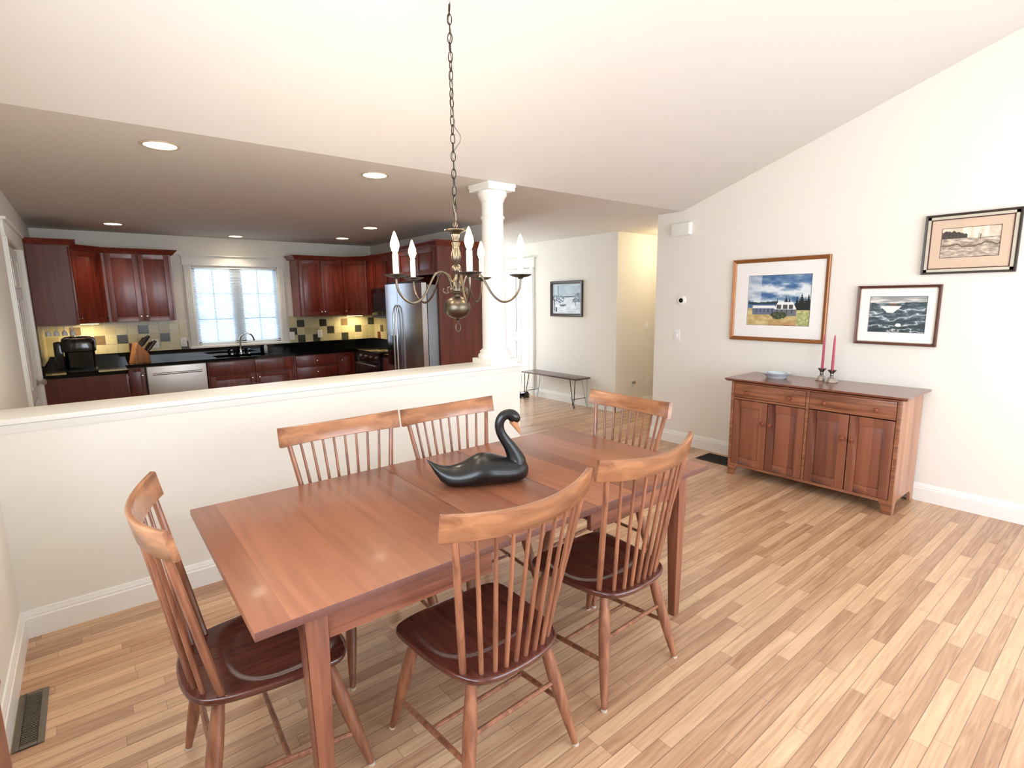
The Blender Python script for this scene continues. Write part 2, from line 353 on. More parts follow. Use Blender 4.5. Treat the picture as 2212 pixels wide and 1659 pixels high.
cm.box(XL, XL+.024, 1.91, 3.33, 2.06, 2.075).box(XL, XL+.02, 1.92, 3.32, 2.075, 2.17).box(XL, XL+.04, 1.90, 3.34, 2.17, 2.19)
cm.build('casing', TRIM, d1, bevel=.002)
MB().lathe([(.03, 0), (.03, .006), (.01, .012), (.01, .035), (.026, .04), (.03, .055), (.02, .068)], (XL-.012, 3.12, .88), 16, 'X').build('door_knob', NICKEL, d1)
dm = MB(); L_ = (4.65-3.25)/4
for k in range(4): panel_door(dm, 3.25+k*L_+.002, 3.25+(k+1)*L_-.002, .01, 2.05, XW+.03, -1, 1, ((.06, .42), (.5, .95)))
d2 = struct('door_2', dm, TRIM, bevel=.002)
cm = MB()
for a, b in ((3.15, 3.25), (4.65, 4.75)): cm.box(XW-.02, XW, a, b, 0, 2.07).box(XW-.027, XW, a+.02, b-.02, 0, 2.07)
cm.box(XW-.024, XW, 3.13, 4.77, 2.07, 2.085).box(XW-.02, XW, 3.14, 4.76, 2.085, 2.2).box(XW-.04, XW, 3.12, 4.78, 2.2, 2.22)
cm.build('casing', TRIM, d2, bevel=.002)
MB().lathe([(.008, 0), (.008, -.02), (.017, -.028), (.012, -.038)], (XW+.03, 3.25+L_*1.2, .97), 14, 'X').build('door_knob', WHITEP, d2)
# added glazing of the unseen entry, and back windows
g = MB().box(1.15, 1.22, 5.42, 5.48, .3, 2.36).box(2.38, 2.45, 5.42, 5.48, .3, 2.36).box(1.22, 2.38, 5.42, 5.48, .3, .38).box(1.22, 2.38, 5.42, 5.48, 2.28, 2.36)
w2 = struct('window_2', g, TRIM); MB().box(1.22, 2.38, 5.45, 5.455, .38, 2.28).build('pane', GLASS, w2)
g = MB()
for k in range(4): g.box(-2.4+k*1.267-.04*(k > 0), -2.4+k*1.267+.06-.04*(k > 0)-.02*(k == 3), -5.08, -5.03, .45, 2.5)
g.box(-2.4, 1.4, -5.08, -5.03, .45, .52).box(-2.4, 1.4, -5.08, -5.03, 2.43, 2.5)
w3 = struct('window_3', g, TRIM); MB().box(-2.38, 1.38, -5.06, -5.055, .5, 2.45).build('pane', GLASS, w3)

g = MB()
for k in range(3): g.box(XL-.09, XL-.03, -3.65+k*1.12, -3.59+k*1.12, .98, 2.28)
g.box(XL-.09, XL-.03, -3.65, -1.35, .98, 1.05).box(XL-.09, XL-.03, -3.65, -1.35, 2.21, 2.28)
w4 = struct('window_4', g, TRIM); MB().box(XL-.06, XL-.055, -3.62, -1.38, 1.02, 2.24).build('pane', GLASS, w4)

# column on the half wall
cx_, cy_ = -.435, .122
col = thing('column', 'white round column standing on the end of the half wall', 'column', (cx_, cy_, 1.07))
MB().box(-.13, .13, -.13, .13, 0, .042).build('plinth', TRIM, col, bevel=.002)
MB().lathe([(.13, .042), (.134, .052), (.136, .062), (.13, .076), (.12, .082), (.118, .09), (.122, .098), (.112, .108), (.1, .118)], n=40).build('base', TRIM, col)
sh = [(.099, .11)]+[(.097-.014*(k/12)**1.6, .13+k*(.97)/12) for k in range(13)]
sh += [(.083, 1.11), (.09, 1.118), (.096, 1.127), (.09, 1.137), (.083, 1.14), (.083, 1.24)]
MB().lathe(sh, n=48).build('shaft', TRIM, col)
MB().lathe([(.083, 1.24), (.09, 1.245), (.09, 1.255), (.098, 1.27), (.11, 1.285), (.113, 1.3), (.108, 1.318)], n=40).build('capital', TRIM, col)
MB().box(-.125, .125, -.125, .125, 1.318, 1.368).box(-.13, .13, -.13, .13, 1.345, 1.369).build('abacus', TRIM, col)

# ------------------------------------------------------------------ recessed lights
LENS = emis('lamp_glow', (255, 236, 200), 14)
RING = plain('light_trim_ring', (205, 190, 165), .35)
spots = [(-2.55, .34, 'recessed ceiling light nearest the left wall, large and close', 12),
         (-1.30, .32, 'recessed ceiling light above the half wall, next to the white column', 12),
         (-2.63, 4.10, 'recessed ceiling light above the left wall cabinets', 13),
         (-1.31, 4.62, 'recessed ceiling light just above the kitchen window', 16),
         (-.06, 4.12, 'recessed ceiling light above the right wall cabinets', 13),
         (-.19, 2.90, 'recessed ceiling light in front of the refrigerator, behind a chandelier bulb', 13)]
for x, y, lab, pw in spots:
    t_ = thing('recessed_light', lab, 'ceiling light', (x, y, 2.44), group='recessed lights in the kitchen ceiling')
    MB().lathe([(.078, -.001), (.096, -.001), (.098, -.004), (.094, -.007), (.08, -.006), (.078, -.001)], n=32, cap=False).build('trim_ring', RING, t_)
    MB().lathe([(.0, -.003), (.08, -.003), (.08, -.0045), (0, -.0045)], n=28).build('lens', LENS, t_)
    l = bpy.data.lights.new('downlight', 'SPOT'); l.energy = pw*1.8; l.color = WARM; l.spot_size = R(125); l.spot_blend = .6; l.shadow_soft_size = .06
    lo = bpy.data.objects.new('downlight', l); COL.objects.link(lo); lo.location = (x, y, 2.42)
# warm lamp in the side hall, glow under the wall cabinets
l = bpy.data.lights.new('hall_lamp', 'POINT'); l.energy = 14; l.color = (1, .8, .52); l.shadow_soft_size = .1
lo = bpy.data.objects.new('hall_lamp', l); COL.objects.link(lo); lo.location = (3.3, .9, 2.2)

# ------------------------------------------------------------------ cabinets
def knob(mb_parent, p, ax='Y', s_=-1, m=None):
    pr_ = [(.005, 0), (.005, s_*.012), (.011, s_*.017), (.014, s_*.023), (.011, s_*.029), (.004, s_*.031)]
    return MB().lathe(pr_, p, 14, ax).build('knob', m or CHROME, mb_parent)
def front(parent, x0, x1, z0, z1, kind='door', kn=None, m=None, km=None, st=.055):
    """a door or drawer front in local space: faces -Y, lies at y = -.02..0"""
    g = .002; x0 += g; x1 -= g; z0 += g; z1 -= g; mb = MB()
    if kind == 'door':
        mb.box(x0, x0+st, -.02, 0, z0, z1).box(x1-st, x1, -.02, 0, z0, z1).box(x0+st, x1-st, -.02, 0, z0, z0+st).box(x0+st, x1-st, -.02, 0, z1-st, z1).box(x0+st, x1-st, -.012, 0, z0+st, z1-st)
    else: mb.box(x0, x1, -.02, 0, z0, z1)
    o_ = mb.build(kind, m or CAB, parent, bevel=.0015)
    for k in (kn or []): knob(o_, (k[0], -.02, k[1]), m=km)
    return o_
def cabinet(name, label, loc, rz, w_, d_, z0, z1, fronts, group=None, body=None, toe=False, cat='cabinet', hollow=False):
    t_ = thing(name, label, cat, loc, rz, group)
    mb = MB().box(0, w_, .001, d_, z0, z1)
    if toe: mb = MB().box(0, w_, .001, d_, .1, z1).box(0, w_, .07, d_, 0, .1)
    if hollow: mb = MB().box(0, .018, .001, d_, .1, z1).box(w_-.018, w_, .001, d_, .1, z1).box(.018, w_-.018, .001, .018, .1, z1).box(.018, w_-.018, d_-.01, d_, .1, z1).box(.018, w_-.018, .018, d_-.01, .1, .118).box(0, w_, .07, d_, 0, .1)
    mb.build('carcass', body or CAB, t_)
    for f_ in fronts: front(t_, *f_)
    return t_
ZB, ZU0, ZU1 = .828, 1.362, 2.165
G = 'wall cabinets left of the window'; G2 = 'wall cabinets right of the window'; GB = 'base cabinets under the black worktop'
# wall cabinets, left
def rot(v): return v
cabinet('wall_cabinet', 'wall cabinet with a plain brown end panel beside the white door', (-3.045, 3.85, 0), R(90), .525, .32, ZU0, ZU1, [(.02, .505, ZU0, ZU1, 'door', [(.46, ZU0+.06)])], G, CABP)
def diag(name, label, pts, kn, group):
    """corner cabinet: pts = plan polygon, front runs from pts[0] to pts[1]"""
    a, b = Vector(pts[0]+(0,)), Vector(pts[1]+(0,)); an = math.atan2(b.y-a.y, b.x-a.x)
    t_ = thing(name, label, 'cabinet', (a.x, a.y, 0), an, group); inv = Matrix.Rotation(-an, 3, 'Z')
    loc = [tuple((inv @ (Vector(p+(0,))-a)))[:2] for p in pts]
    MB().prism(loc, ZU0, ZU1).build('carcass', CAB, t_); L2 = (b-a).length
    front(t_, .012, L2-.012, ZU0, ZU1, 'door', [(kn*L2, ZU0+.06)]); return t_
diag('corner_wall_cabinet', 'diagonal corner wall cabinet in brighter red wood, left of the window', [(-3.045, 4.378), (-2.762, 4.66), (-2.762, YK-.001), (XL+.001, YK-.001), (XL+.001, 4.378)], .88, G)
cabinet('wall_cabinet', 'wide two-door wall cabinet between the corner cabinet and the window', (-2.76, 4.66, 0), 0, .69, .326, ZU0, ZU1, [(.03, .35, ZU0, ZU1, 'door', [(.32, ZU0+.06)]), (.35, .67, ZU0, ZU1, 'door', [(.38, ZU0+.06)])], G)
cabinet('wall_cabinet', 'two-door wall cabinet just right of the kitchen window', (-.545, 4.66, 0), 0, .66, .326, ZU0, ZU1, [(.02, .335, ZU0, ZU1, 'door', [(.31, ZU0+.06)]), (.335, .65, ZU0, ZU1, 'door', [(.36, ZU0+.06)])], G2)
diag('corner_wall_cabinet', 'diagonal corner wall cabinet right of the window, above glowing tiles', [(.117, 4.66), (.398, 4.378), (.729, 4.378), (.729, YK-.001), (.117, YK-.001)], .12, G2)
def faceW(name, label, y1, w_, xf, z0, z1, fr_, group=G2, body=None, cat='cabinet', toe=False):
    """unit on the right kitchen wall, front faces -X at x = xf, local x runs towards -Y from y1"""
    return cabinet(name, label, (xf, y1, 0), R(-90), w_, .729-xf, z0, z1, fr_, group, body, toe, cat)
faceW('wall_cabinet', 'narrow wall cabinet between the corner cabinet and the microwave', 4.376, .236, .40, ZU0, ZU1, [(.01, .226, ZU0, ZU1, 'door', [])])
faceW('wall_cabinet', 'short wall cabinet directly above the black microwave', 4.138, .757, .40, 1.75, ZU1, [(.01, .378, 1.75, ZU1, 'door', []), (.378, .747, 1.75, ZU1, 'door', [])])
faceW('wall_cabinet', 'wall cabinet behind the refrigerator, half hidden by it', 3.379, .555, .40, ZU0, ZU1, [(.01, .545, ZU0, ZU1, 'door', [])])
faceW('refrigerator_cabinet', 'two-door cabinet above the stainless refrigerator, behind chandelier bulbs', 2.822, .915, .13, 1.86, ZU1, [(.01, .457, 1.86, ZU1, 'door', [(.42, 1.9)]), (.457, .905, 1.86, ZU1, 'door', [(.5, 1.9)])])
o = MB().box(.115, .729, 1.872, 1.905, 0, ZU1).build('cabinet_end_panel', CABP); tag(o, 'tall red-brown end panel beside the refrigerator, behind the column', 'cabinet panel')
# crown mouldings
def crown(label, path, ends=True):
    prof = [(0, 0), (.012, .002), (.018, .016), (.04, .04), (.05, .05), (.052, .06), (0, .06)]
    P = [Vector(p) for p in path]; rings = []
    for i, p in enumerate(P):
        d0 = (P[i]-P[i-1]).normalized() if i else (P[1]-P[0]).normalized(); d1_ = (P[i+1]-P[i]).normalized() if i < len(P)-1 else d0
        n0 = Vector((d0.y, -d0.x)); n1 = Vector((d1_.y, -d1_.x)); n = (n0+n1).normalized(); k = 1/max(.3, n.dot(n0))
        rings.append([(p.x+n.x*d*k, p.y+n.y*d*k, ZU1+z) for d, z in prof])
    o = MB().loft(rings).build('crown_molding', CAB); return tag(o, label, 'crown molding', 'crown moldings on the wall cabinets')
crown('dark red crown molding on the wall cabinets left of the window', [(XL+.002, 3.83), (-3.025, 3.83), (-3.025, 4.37), (-2.754, 4.64), (-2.05, 4.64), (-2.05, 4.98)])
crown('dark red crown molding on the wall cabinets right of the window', [(-.565, 4.98), (-.565, 4.64), (.109, 4.64), (.38, 4.37), (.38, 2.825)])
crown('dark red crown molding around the refrigerator cabinet and end panel', [(.11, 2.82), (.11, 1.872), (.728, 1.872)])
# base cabinets
cabinet('base_cabinet', 'base cabinet with a wide plain end panel under the coffee maker', (-2.70, 3.81, 0), R(90), .565, .669, 0, ZB, [(.02, .545, .12, ZB-.01, 'door', [(.48, ZB-.1)])], GB, CABP, True)
cabinet('base_cabinet', 'narrow base cabinet with one knob left of the dishwasher', (-2.675, 4.377, 0), 0, .19, .605, 0, ZB, [(.025, .18, .12, ZB-.015, 'door', [(.155, ZB-.1)], None, None, .035)], GB, None, True)
cabinet('sink_cabinet', 'sink base cabinet with two false drawers over two doors', (-1.83, 4.377, 0), 0, 1.065, .605, 0, ZB,
        [(.02, .545, .645, ZB-.012, 'drawer'), (.56, 1.045, .645, ZB-.012, 'drawer'), (.02, .545, .12, .635, 'door', [(.51, .58)]), (.56, 1.045, .12, .635, 'door', [(.6, .58)])], GB, None, True, 'cabinet', True)
cabinet('drawer_cabinet', 'base cabinet with a stack of wide drawers right of the sink', (-.76, 4.377, 0), 0, .62, .605, 0, ZB,
        [(.02, .6, .665, ZB-.012, 'drawer', [(.31, .74)]), (.02, .6, .50, .655, 'drawer', [(.31, .58)]), (.02, .6, .31, .49, 'drawer', [(.31, .4)]), (.02, .6, .12, .30, 'drawer', [(.31, .21)])], GB, None, True)
cabinet('base_cabinet', 'base cabinet with one door in the right kitchen corner', (-.135, 4.377, 0), 0, .255, .605, 0, ZB, [(.015, .24, .12, ZB-.012, 'door', [(.045, ZB-.11)], None, None, .045)], GB, None, True)
faceW('base_cabinet', 'base cabinet between the range and the refrigerator', 3.392, .565, .12, 0, ZB, [(.01, .555, .12, .635, 'door', [(.05, .58)]), (.01, .555, .645, ZB-.01, 'drawer', [(.28, .73)])], GB, None, None or 'cabinet', True)
# worktop with backsplash lip
wt = MB()
SX0, SX1, SY0, SY1 = -1.70, -1.06, 4.44, 4.80
wt.box(XL+.001, -2.675, 3.785, YK-.001, ZB, .865).box(-2.675, SX0, 4.35, YK-.001, ZB, .865).box(SX1, .729, 4.35, YK-.001, ZB, .865)
wt.box(SX0, SX1, 4.35, SY0, ZB, .865).box(SX0, SX1, SY1, YK-.001, ZB, .865).box(.095, .729, 4.165, 4.35, ZB, .865)
o = wt.build('worktop', GRAN, smooth=False); tag(o, 'long black granite worktop running under the kitchen window', 'worktop')
for bx, lab in (((XL+.001, XL+.022, 3.79, YK-.022), 'black granite splash strip along the left kitchen wall'), ((XL+.001, .729, YK-.021, YK-.001), 'black granite splash strip below the kitchen window'), ((.708, .729, 4.165, YK-.022), 'black granite splash strip in the right kitchen corner')):
    tag(MB().box(*bx, .8655, .965).build('splash_strip', GRAN, smooth=False), lab, 'backsplash')
o = MB().box(.095, .729, 2.828, 3.392, ZB, .865).build('worktop', GRAN, smooth=False); tag(o, 'short black worktop between the range and the refrigerator', 'worktop')
# tiled backsplash: one quad per tile
TILE = [plain('tile_cream', (204, 192, 150), .25, noise_amt=.12, scale=22), plain('tile_sand', (190, 176, 134), .25, noise_amt=.15, scale=22), plain('tile_dark', (62, 60, 50), .25, noise_amt=.3, scale=30),
        plain('tile_brown', (120, 96, 62), .25, noise_amt=.2, scale=30), plain('tile_red', (104, 44, 32), .3, noise_amt=.2, scale=30), plain('grout', (222, 214, 190), .8)]
def tiles(name, x0, x1, special, plane='Y', zt=1.363, pos=YK-.001, sgn=-1, off=0):
    me = bpy.data.meshes.new(name); V = []; F = []; MI = []; P_ = .1125
    def q(a, b, z0, z1, d, mi):
        o_ = len(V)
        for u, zz in ((a, z0), (b, z0), (b, z1), (a, z1)): V.append((u, pos+sgn*d, zz) if plane == 'Y' else (pos+sgn*d, u, zz))
        F.append(tuple(range(o_, o_+4))); MI.append(mi)
    q(x0, x1, .966, zt, .003, 5); rows = [(.966, 1.077), (1.079, 1.19), (1.192, 1.303), (1.305, 1.416)]
    for r_, (z0, z1) in enumerate(rows):
        z1 = min(z1, zt-.001)
        if z0 >= z1: continue
        n_ = int((x1-x0)/P_)+2; st = x0-((off+r_*.0) % P_)
        for k in range(n_):
            a, b = max(x0, st+k*P_)+.002, min(x1, st+(k+1)*P_)-.002
            if b-a < .01: continue
            mi = 0 if random.random() < .6 else 1; m_ = (a+b)/2
            for sr, sa, mt in special:
                if sr == r_ and abs(sa-m_) < P_*.5: mi = mt
            q(a, b, z0+.001, z1-.001, .006, mi)
    me.from_pydata(V, [], F)
    for m_ in TILE: me.materials.append(m_)
    me.polygons.foreach_set('material_index', MI); o_ = bpy.data.objects.new(name, me); COL.objects.link(o_); return o_
o = tiles('tiled_backsplash', XL+.001, WX0-.112, [(2, -3.05, 3), (2, -2.42, 2), (1, -2.85, 3), (1, -2.62, 2), (1, -2.2, 2), (0, -2.0, 2), (0, -2.55, 4), (2, -2.75, 1)]); tag(o, 'cream tile backsplash with dark squares left of the window', 'backsplash')
o = tiles('tiled_backsplash', WX1+.112, .728, [(1, -.58, 2), (2, -.44, 2), (2, -.1, 2), (1, .02, 2), (0, -.5, 2), (0, -.2, 2), (0, .27, 2), (1, .44, 2), (2, .22, 3), (2, .68, 2)]); tag(o, 'cream tile backsplash with dark squares right of the window', 'backsplash')
o = tiles('tiled_backsplash', 3.86, YK-.008, [(1, 4.3, 1)], 'X', pos=XL+.001, sgn=1); tag(o, 'cream tile backsplash on the left wall behind the coffee maker', 'backsplash')
o = tiles('tiled_backsplash', 2.83, YK-.008, [(1, 4.72, 2), (0, 4.8, 4), (1, 4.4, 2), (2, 4.9, 1)], 'X', pos=.729, sgn=-1, zt=1.36); tag(o, 'cream tile backsplash on the right wall beside the range', 'backsplash')
# under cabinet lights: small fixtures with their own light
for x, y, rz, lab in ((-2.98, 4.76, 0, 'small light bar under the left corner cabinet'), (.33, 4.80, 0, 'small light bar under the right corner cabinet')):
    t_ = thing('light_bar', lab, 'under-cabinet light', (x, y, ZU0), rz)
    MB().box(-.13, .13, -.02, .02, -.018, -.001).build('housing', WHITEP, t_); MB().box(-.12, .12, -.015, .015, -.021, -.018).build('diffuser', emis('bar_glow', (255, 226, 150), 9), t_)
    lo = area('bar_light', (x, y, ZU0-.024), (0, 0, 0), .24, .04, 4.2, (1, .83, .5))

# ------------------------------------------------------------------ appliances
fr_ = thing('refrigerator', 'tall stainless side-by-side refrigerator with ice dispenser', 'refrigerator', (0, 0, 0))
MB().box(-.01, .70, 1.912, 2.818, .02, 1.745).build('cabinet_body', STEELG, fr_, bevel=.006)
def fdoor(y0, y1, nm='door'):
    poly = []; n_ = 12
    for k in range(n_+1):
        t1 = k/n_; yy = y0+(y1-y0)*t1; bul = .028*(1-((yy-2.365)/.46)**2); poly.append((-.078-bul, yy))
    poly += [(-.018, y1), (-.018, y0)]
    return MB().prism(poly, .06, 1.765).build(nm, STEEL, fr_, ang=40)
dn = fdoor(1.915, 2.44); dfz = fdoor(2.447, 2.816)
for d_, yy in ((dn, 2.405), (dfz, 2.482)):
    MB().tube([(-.108, yy, 1.52), (-.13, yy, 1.49), (-.148, yy, 1.40), (-.152, yy, 1.1), (-.15, yy, .7), (-.135, yy, .52), (-.108, yy, .49)], [.009, .011, .012, .012, .012, .011, .009], 12).build('handle', STEEL, d_)
MB().box(-.118, -.09, 2.56, 2.74, .80, 1.16).build('ice_dispenser', BLACKG, dfz, bevel=.006)
MB().box(-.09, .0, 2.0, 2.75, 1.765, 1.785).build('hinge_cover', BLACKM, fr_)
mi_ = thing('microwave', 'black over-the-range microwave left of the refrigerator', 'microwave', (.345, 3.38, 1.325))
MB().box(0, .38, .002, .756, 0, .42).build('body', BLACKM, mi_, bevel=.004)
dd = MB().box(-.02, -.001, .16, .754, .04, .41).build('door', BLACKG, mi_, bevel=.003)
MB().box(-.024, -.02, .24, .68, .1, .35).build('window_panel', plain('dark_screen', (30, 32, 36), .2), dd); MB().tube([(-.045, .185, .07), (-.045, .185, .38)], .008, 8).tube([(-.045, .185, .09), (-.015, .185, .09)], .006, 6).tube([(-.045, .185, .36), (-.015, .185, .36)], .006, 6).build('handle', STEEL, dd)
MB().box(-.02, -.001, .004, .155, .04, .41).build('control_panel', BLACKG, mi_)
MB().box(-.015, -.001, .004, .754, .002, .036).build('vent_grille', STEELG, mi_)
rg = thing('range', 'black kitchen range in the right run, beside the refrigerator', 'stove', (.1, 3.398, 0))
MB().box(0, .6, .001, .76, .02, .86).build('body', BLACKM, rg, bevel=.004)
MB().box(-.02, .6, .0, .761, .861, .875).build('cooktop', BLACKG, rg, bevel=.003)
dd = MB().box(-.03, -.001, .01, .75, .2, .72).build('oven_door', BLACKG, rg, bevel=.004)
MB().tube([(-.065, .05, .69), (-.065, .71, .69)], .011, 10).tube([(-.065, .09, .69), (-.02, .09, .69)], .008, 8).tube([(-.065, .67, .69), (-.02, .67, .69)], .008, 8).build('handle', STEEL, dd)
MB().box(-.028, -.001, .0, .761, .735, .855).build('control_panel', BLACKG, rg)
for k in range(4): MB().lathe([(.02, -.001), (.018, -.02), (.0, -.021)], (-.028, .12+.17*k, .8), 14, 'X').build('knob', STEEL, rg)
MB().box(-.025, -.001, .01, .75, .04, .19).build('drawer', BLACKG, rg, bevel=.003)
dw = thing('dishwasher', 'stainless dishwasher between the narrow cabinet and the sink cabinet', 'dishwasher', (-2.478, 4.377, 0))
MB().box(.001, .636, .0, .58, .1, ZB-.003).build('body', STEELG, dw)
dd = MB().box(.006, .63, -.03, -.001, .12, ZB-.006).build('door', plain('brushed_steel', (190, 186, 182), .35, metal=.9, noise_amt=.12, scale=5), dw, bevel=.004)
MB().tube([(.06, -.07, .735), (.58, -.07, .735)], .013, 12).tube([(.08, -.07, .735), (.08, -.028, .735)], .009, 8).tube([(.56, -.07, .735), (.56, -.028, .735)], .009, 8).build('handle', STEEL, dd)
# sink and faucet
sk = MB(); sk.box(SX0, SX0+.012, SY0, SY1, .66, .826).box(SX1-.012, SX1, SY0, SY1, .66, .826).box(SX0, SX1, SY0, SY0+.012, .66, .826).box(SX0, SX1, SY1-.012, SY1, .66, .826).box(SX0, SX1, SY0, SY1, .655, .667).box(-1.385, -1.373, SY0, SY1, .66, .815)
tag(sk.build('kitchen_sink', plain('sink_black', (16, 16, 17), .25), bevel=.003), 'dark double sink sunk in the black worktop', 'sink')
fc = thing('faucet', 'chrome gooseneck faucet in front of the kitchen window', 'faucet', (-1.325, 4.87, .865))
MB().lathe([(.03, 0), (.03, .008), (.018, .014), (.016, .06), (.013, .07)], n=20).build('base', CHROME, fc)
pth = [(0, 0, .05), (0, 0, .18)]+[(.09-.09*math.cos(a), -.02*math.sin(a), .18+.1*math.sin(a)) for a in [R(k) for k in range(15, 166, 15)]]+[(.185, 0, .175)]
MB().tube(pth, [.0115]*(len(pth)-2)+[.012, .014], 12).build('spout', CHROME, fc)
for x in (-.115, .105):
    MB().lathe([(.022, 0), (.022, .006), (.012, .012), (.014, .04), (.018, .055), (.008, .06)], (x, 0, 0), 16).tube([(x, 0, .055), (x, -.05, .068)], [.006, .004], 8).build('handle', CHROME, fc)
sd = thing('soap_dispenser', 'clear soap dispenser on the worktop right of the faucet', 'soap dispenser', (-1.0, 4.86, .865))
MB().lathe([(.02, 0), (.024, .01), (.024, .08), (.012, .1), (.01, .11)], n=16).build('bottle', plain('clear_plastic', (180, 190, 195), .15), sd); MB().tube([(0, 0, .11), (0, 0, .135), (0, -.035, .135)], .005, 8).build('pump', WHITEP, sd)
# coffee maker
cf = thing('coffee_maker', 'black rounded coffee maker on the worktop by the left wall', 'coffee maker', (-3.06, 3.98, .865)); cf.scale = (1.12, 1.0, 1.08)
def rrect(w_, d_, r_, cx=0, cy=0, n_=5):
    P = []
    for sx_, sy_, a0 in ((1, 1, 0), (-1, 1, 90), (-1, -1, 180), (1, -1, 270)):
        for k in range(n_): a = R(a0+90*k/(n_-1)); P.append((cx+sx_*(w_/2-r_)+r_*math.cos(a), cy+sy_*(d_/2-r_)+r_*math.sin(a)))
    return P
def rl(spec):
    return MB().loft([[(x, y, z) for x, y in rrect(*a)] for z, a in spec])
rl([(0, (.23, .3, .05)), (.012, (.24, .31, .05)), (.02, (.24, .31, .05)), (.03, (.23, .3, .05))]).build('base', BLACKM, cf)
rl([(.03, (.22, .17, .04, 0, .06)), (.24, (.23, .18, .05, 0, .055))]).build('body', BLACKG, cf)
rl([(.2, (.225, .27, .06, 0, .01)), (.21, (.25, .3, .07)), (.29, (.26, .31, .08)), (.325, (.25, .29, .09)), (.345, (.2, .24, .08)), (.352, (.12, .15, .05))]).build('brew_head', BLACKG, cf)
MB().tube([(-.1, -.1, .33), (0, -.165, .335), (.1, -.1, .33)], .008, 8).build('handle', CHROME, cf)
MB().box(-.185, -.12, -.05, .12, .03, .3).build('water_tank', plain('smoked_tank', (24, 26, 30), .1), cf, bevel=.015)
# knife block
kb = thing('knife_block', 'light wooden knife block with dark handles on the worktop', 'knife block', (-2.50, 4.58, .865), R(-72)); kb.scale = (1.2, 1.2, 1.15)
WB = wood('block_wood', (196, 132, 84), (140, 84, 50), 'Z', None, rough=.45)
MB().prism([(-.09, 0), (.07, 0), (.06, .09), (.0, .125), (-.05, .2), (-.09, .2)][:3]+[(-.035, .215)], -.055, .055, 'X').build('block', WB, kb, bevel=.003)
for k in range(6):
    u = -.036+(k % 3)*.036; r_ = k//3; a = Vector((u, .045-.055*r_, .105+.055*r_)); d_ = Vector((0, .62, .78))
    MB().tube([a, a+d_*.06, a+d_*(.12+.014*((k*7) % 3))], [.009, .013, .012], 8, flat=1.3).build('knife_handle', BLACKM if k % 2 else plain('brown_handle', (52, 26, 18), .4), kb)
# glasses hanging under the left end cabinet
for k in range(4):
    t_ = thing('wine_glass', ('upside-down stemmed glass hanging under the left end cabinet, %s' % ['nearest the wall', 'second from the wall', 'third from the wall', 'farthest from the wall'][k]), 'glass', (-3.29+.065*k, 3.93, 1.36), 0, 'glasses hanging under the end cabinet')
    MB().lathe([(.028, -.004), (.028, -.007), (.006, -.012), (.004, -.03), (.004, -.05), (.018, -.062), (.024, -.085), (.022, -.105)], n=14).build('bowl', plain('glass_white', (225, 228, 228), .15), t_)

# outlets and switches
def plate(name, label, p, normal, kind, cat):
    """wall plate centred at p on a wall whose outward normal is given"""
    ang = {'-Y': 0, '-X': R(-90), '+X': R(90)}[normal]
    t_ = thing(name, label, cat, p, ang)
    MB().box(-.036, .036, -.006, -.0005, -.058, .058).build('cover_plate', WHITEP, t_, bevel=.002)
    if kind == 'outlet':
        for z in (-.02, .02): MB().box(-.014, .014, -.0085, -.006, z-.013, z+.013).build('socket', plain('socket_face', (225, 222, 215), .5), t_, bevel=.001)
    else: MB().box(-.006, .006, -.016, -.006, -.012, .012).build('toggle', WHITEP, t_)
    return t_
YT = YK-.0075
plate('outlet', 'white outlet on the tiles above the knife block', (-2.30, YT, 1.06), '-Y', 'outlet', 'outlet')
plate('outlet', 'white outlet on the tiles just left of the window casing', (-1.985, YT, 1.06), '-Y', 'outlet', 'outlet')
plate('outlet', 'white outlet on the tiles just right of the window casing', (-.585, YT, 1.07), '-Y', 'outlet', 'outlet')
plate('outlet', 'white outlet on the tiles below the right wall cabinet doors', (-.17, YT, 1.08), '-Y', 'outlet', 'outlet')
plate('light_switch', 'white light switch on the right wall below the thermostat', (XR, .016, 1.175), '-X', 'switch', 'light switch')
plate('light_switch', 'white light switch high on the warm-lit hall wall', (3.31, YW, 1.16), '-Y', 'switch', 'light switch')
pl = plate('outlet', 'outlet with a plug-in low on the warm-lit hall wall', (3.02, YW, .36), '-Y', 'outlet', 'outlet'); MB().box(-.02, .02, -.04, -.0086, -.0, .035).build('plug', plain('grey_plug', (150, 140, 125), .5), pl, bevel=.003)
plate('outlet', 'plain outlet low on the warm-lit hall wall, nearer the corner', (3.36, YW, .36), '-Y', 'outlet', 'outlet')
plate('outlet', 'white outlet on the hall wall under the bench', (XW, 2.42, .33), '-X', 'outlet', 'outlet')
th = thing('thermostat', 'round white thermostat with a dark dial on the right wall', 'thermostat', (XR, -.03, 1.54))
MB().lathe([(.047, -.0005), (.047, -.012), (.042, -.022), (.03, -.026), (0, -.026)], n=32, ax='X').build('housing', WHITEP, th)
MB().lathe([(.024, -.026), (.023, -.029), (0, -.03)], n=24, ax='X').build('dial', BLACKG, th)
dc = thing('door_chime', 'white rounded door chime box high on the right wall', 'door chime', (XR, -.01, 2.26))
MB().box(-.05, -.0005, -.115, .115, -.066, .066).build('back_box', WHITEP, dc, bevel=.02, seg=4); MB().box(-.062, -.048, -.1, .1, -.055, .055).build('cover', plain('chime_cover', (235, 235, 228), .5), dc, bevel=.012, seg=3)

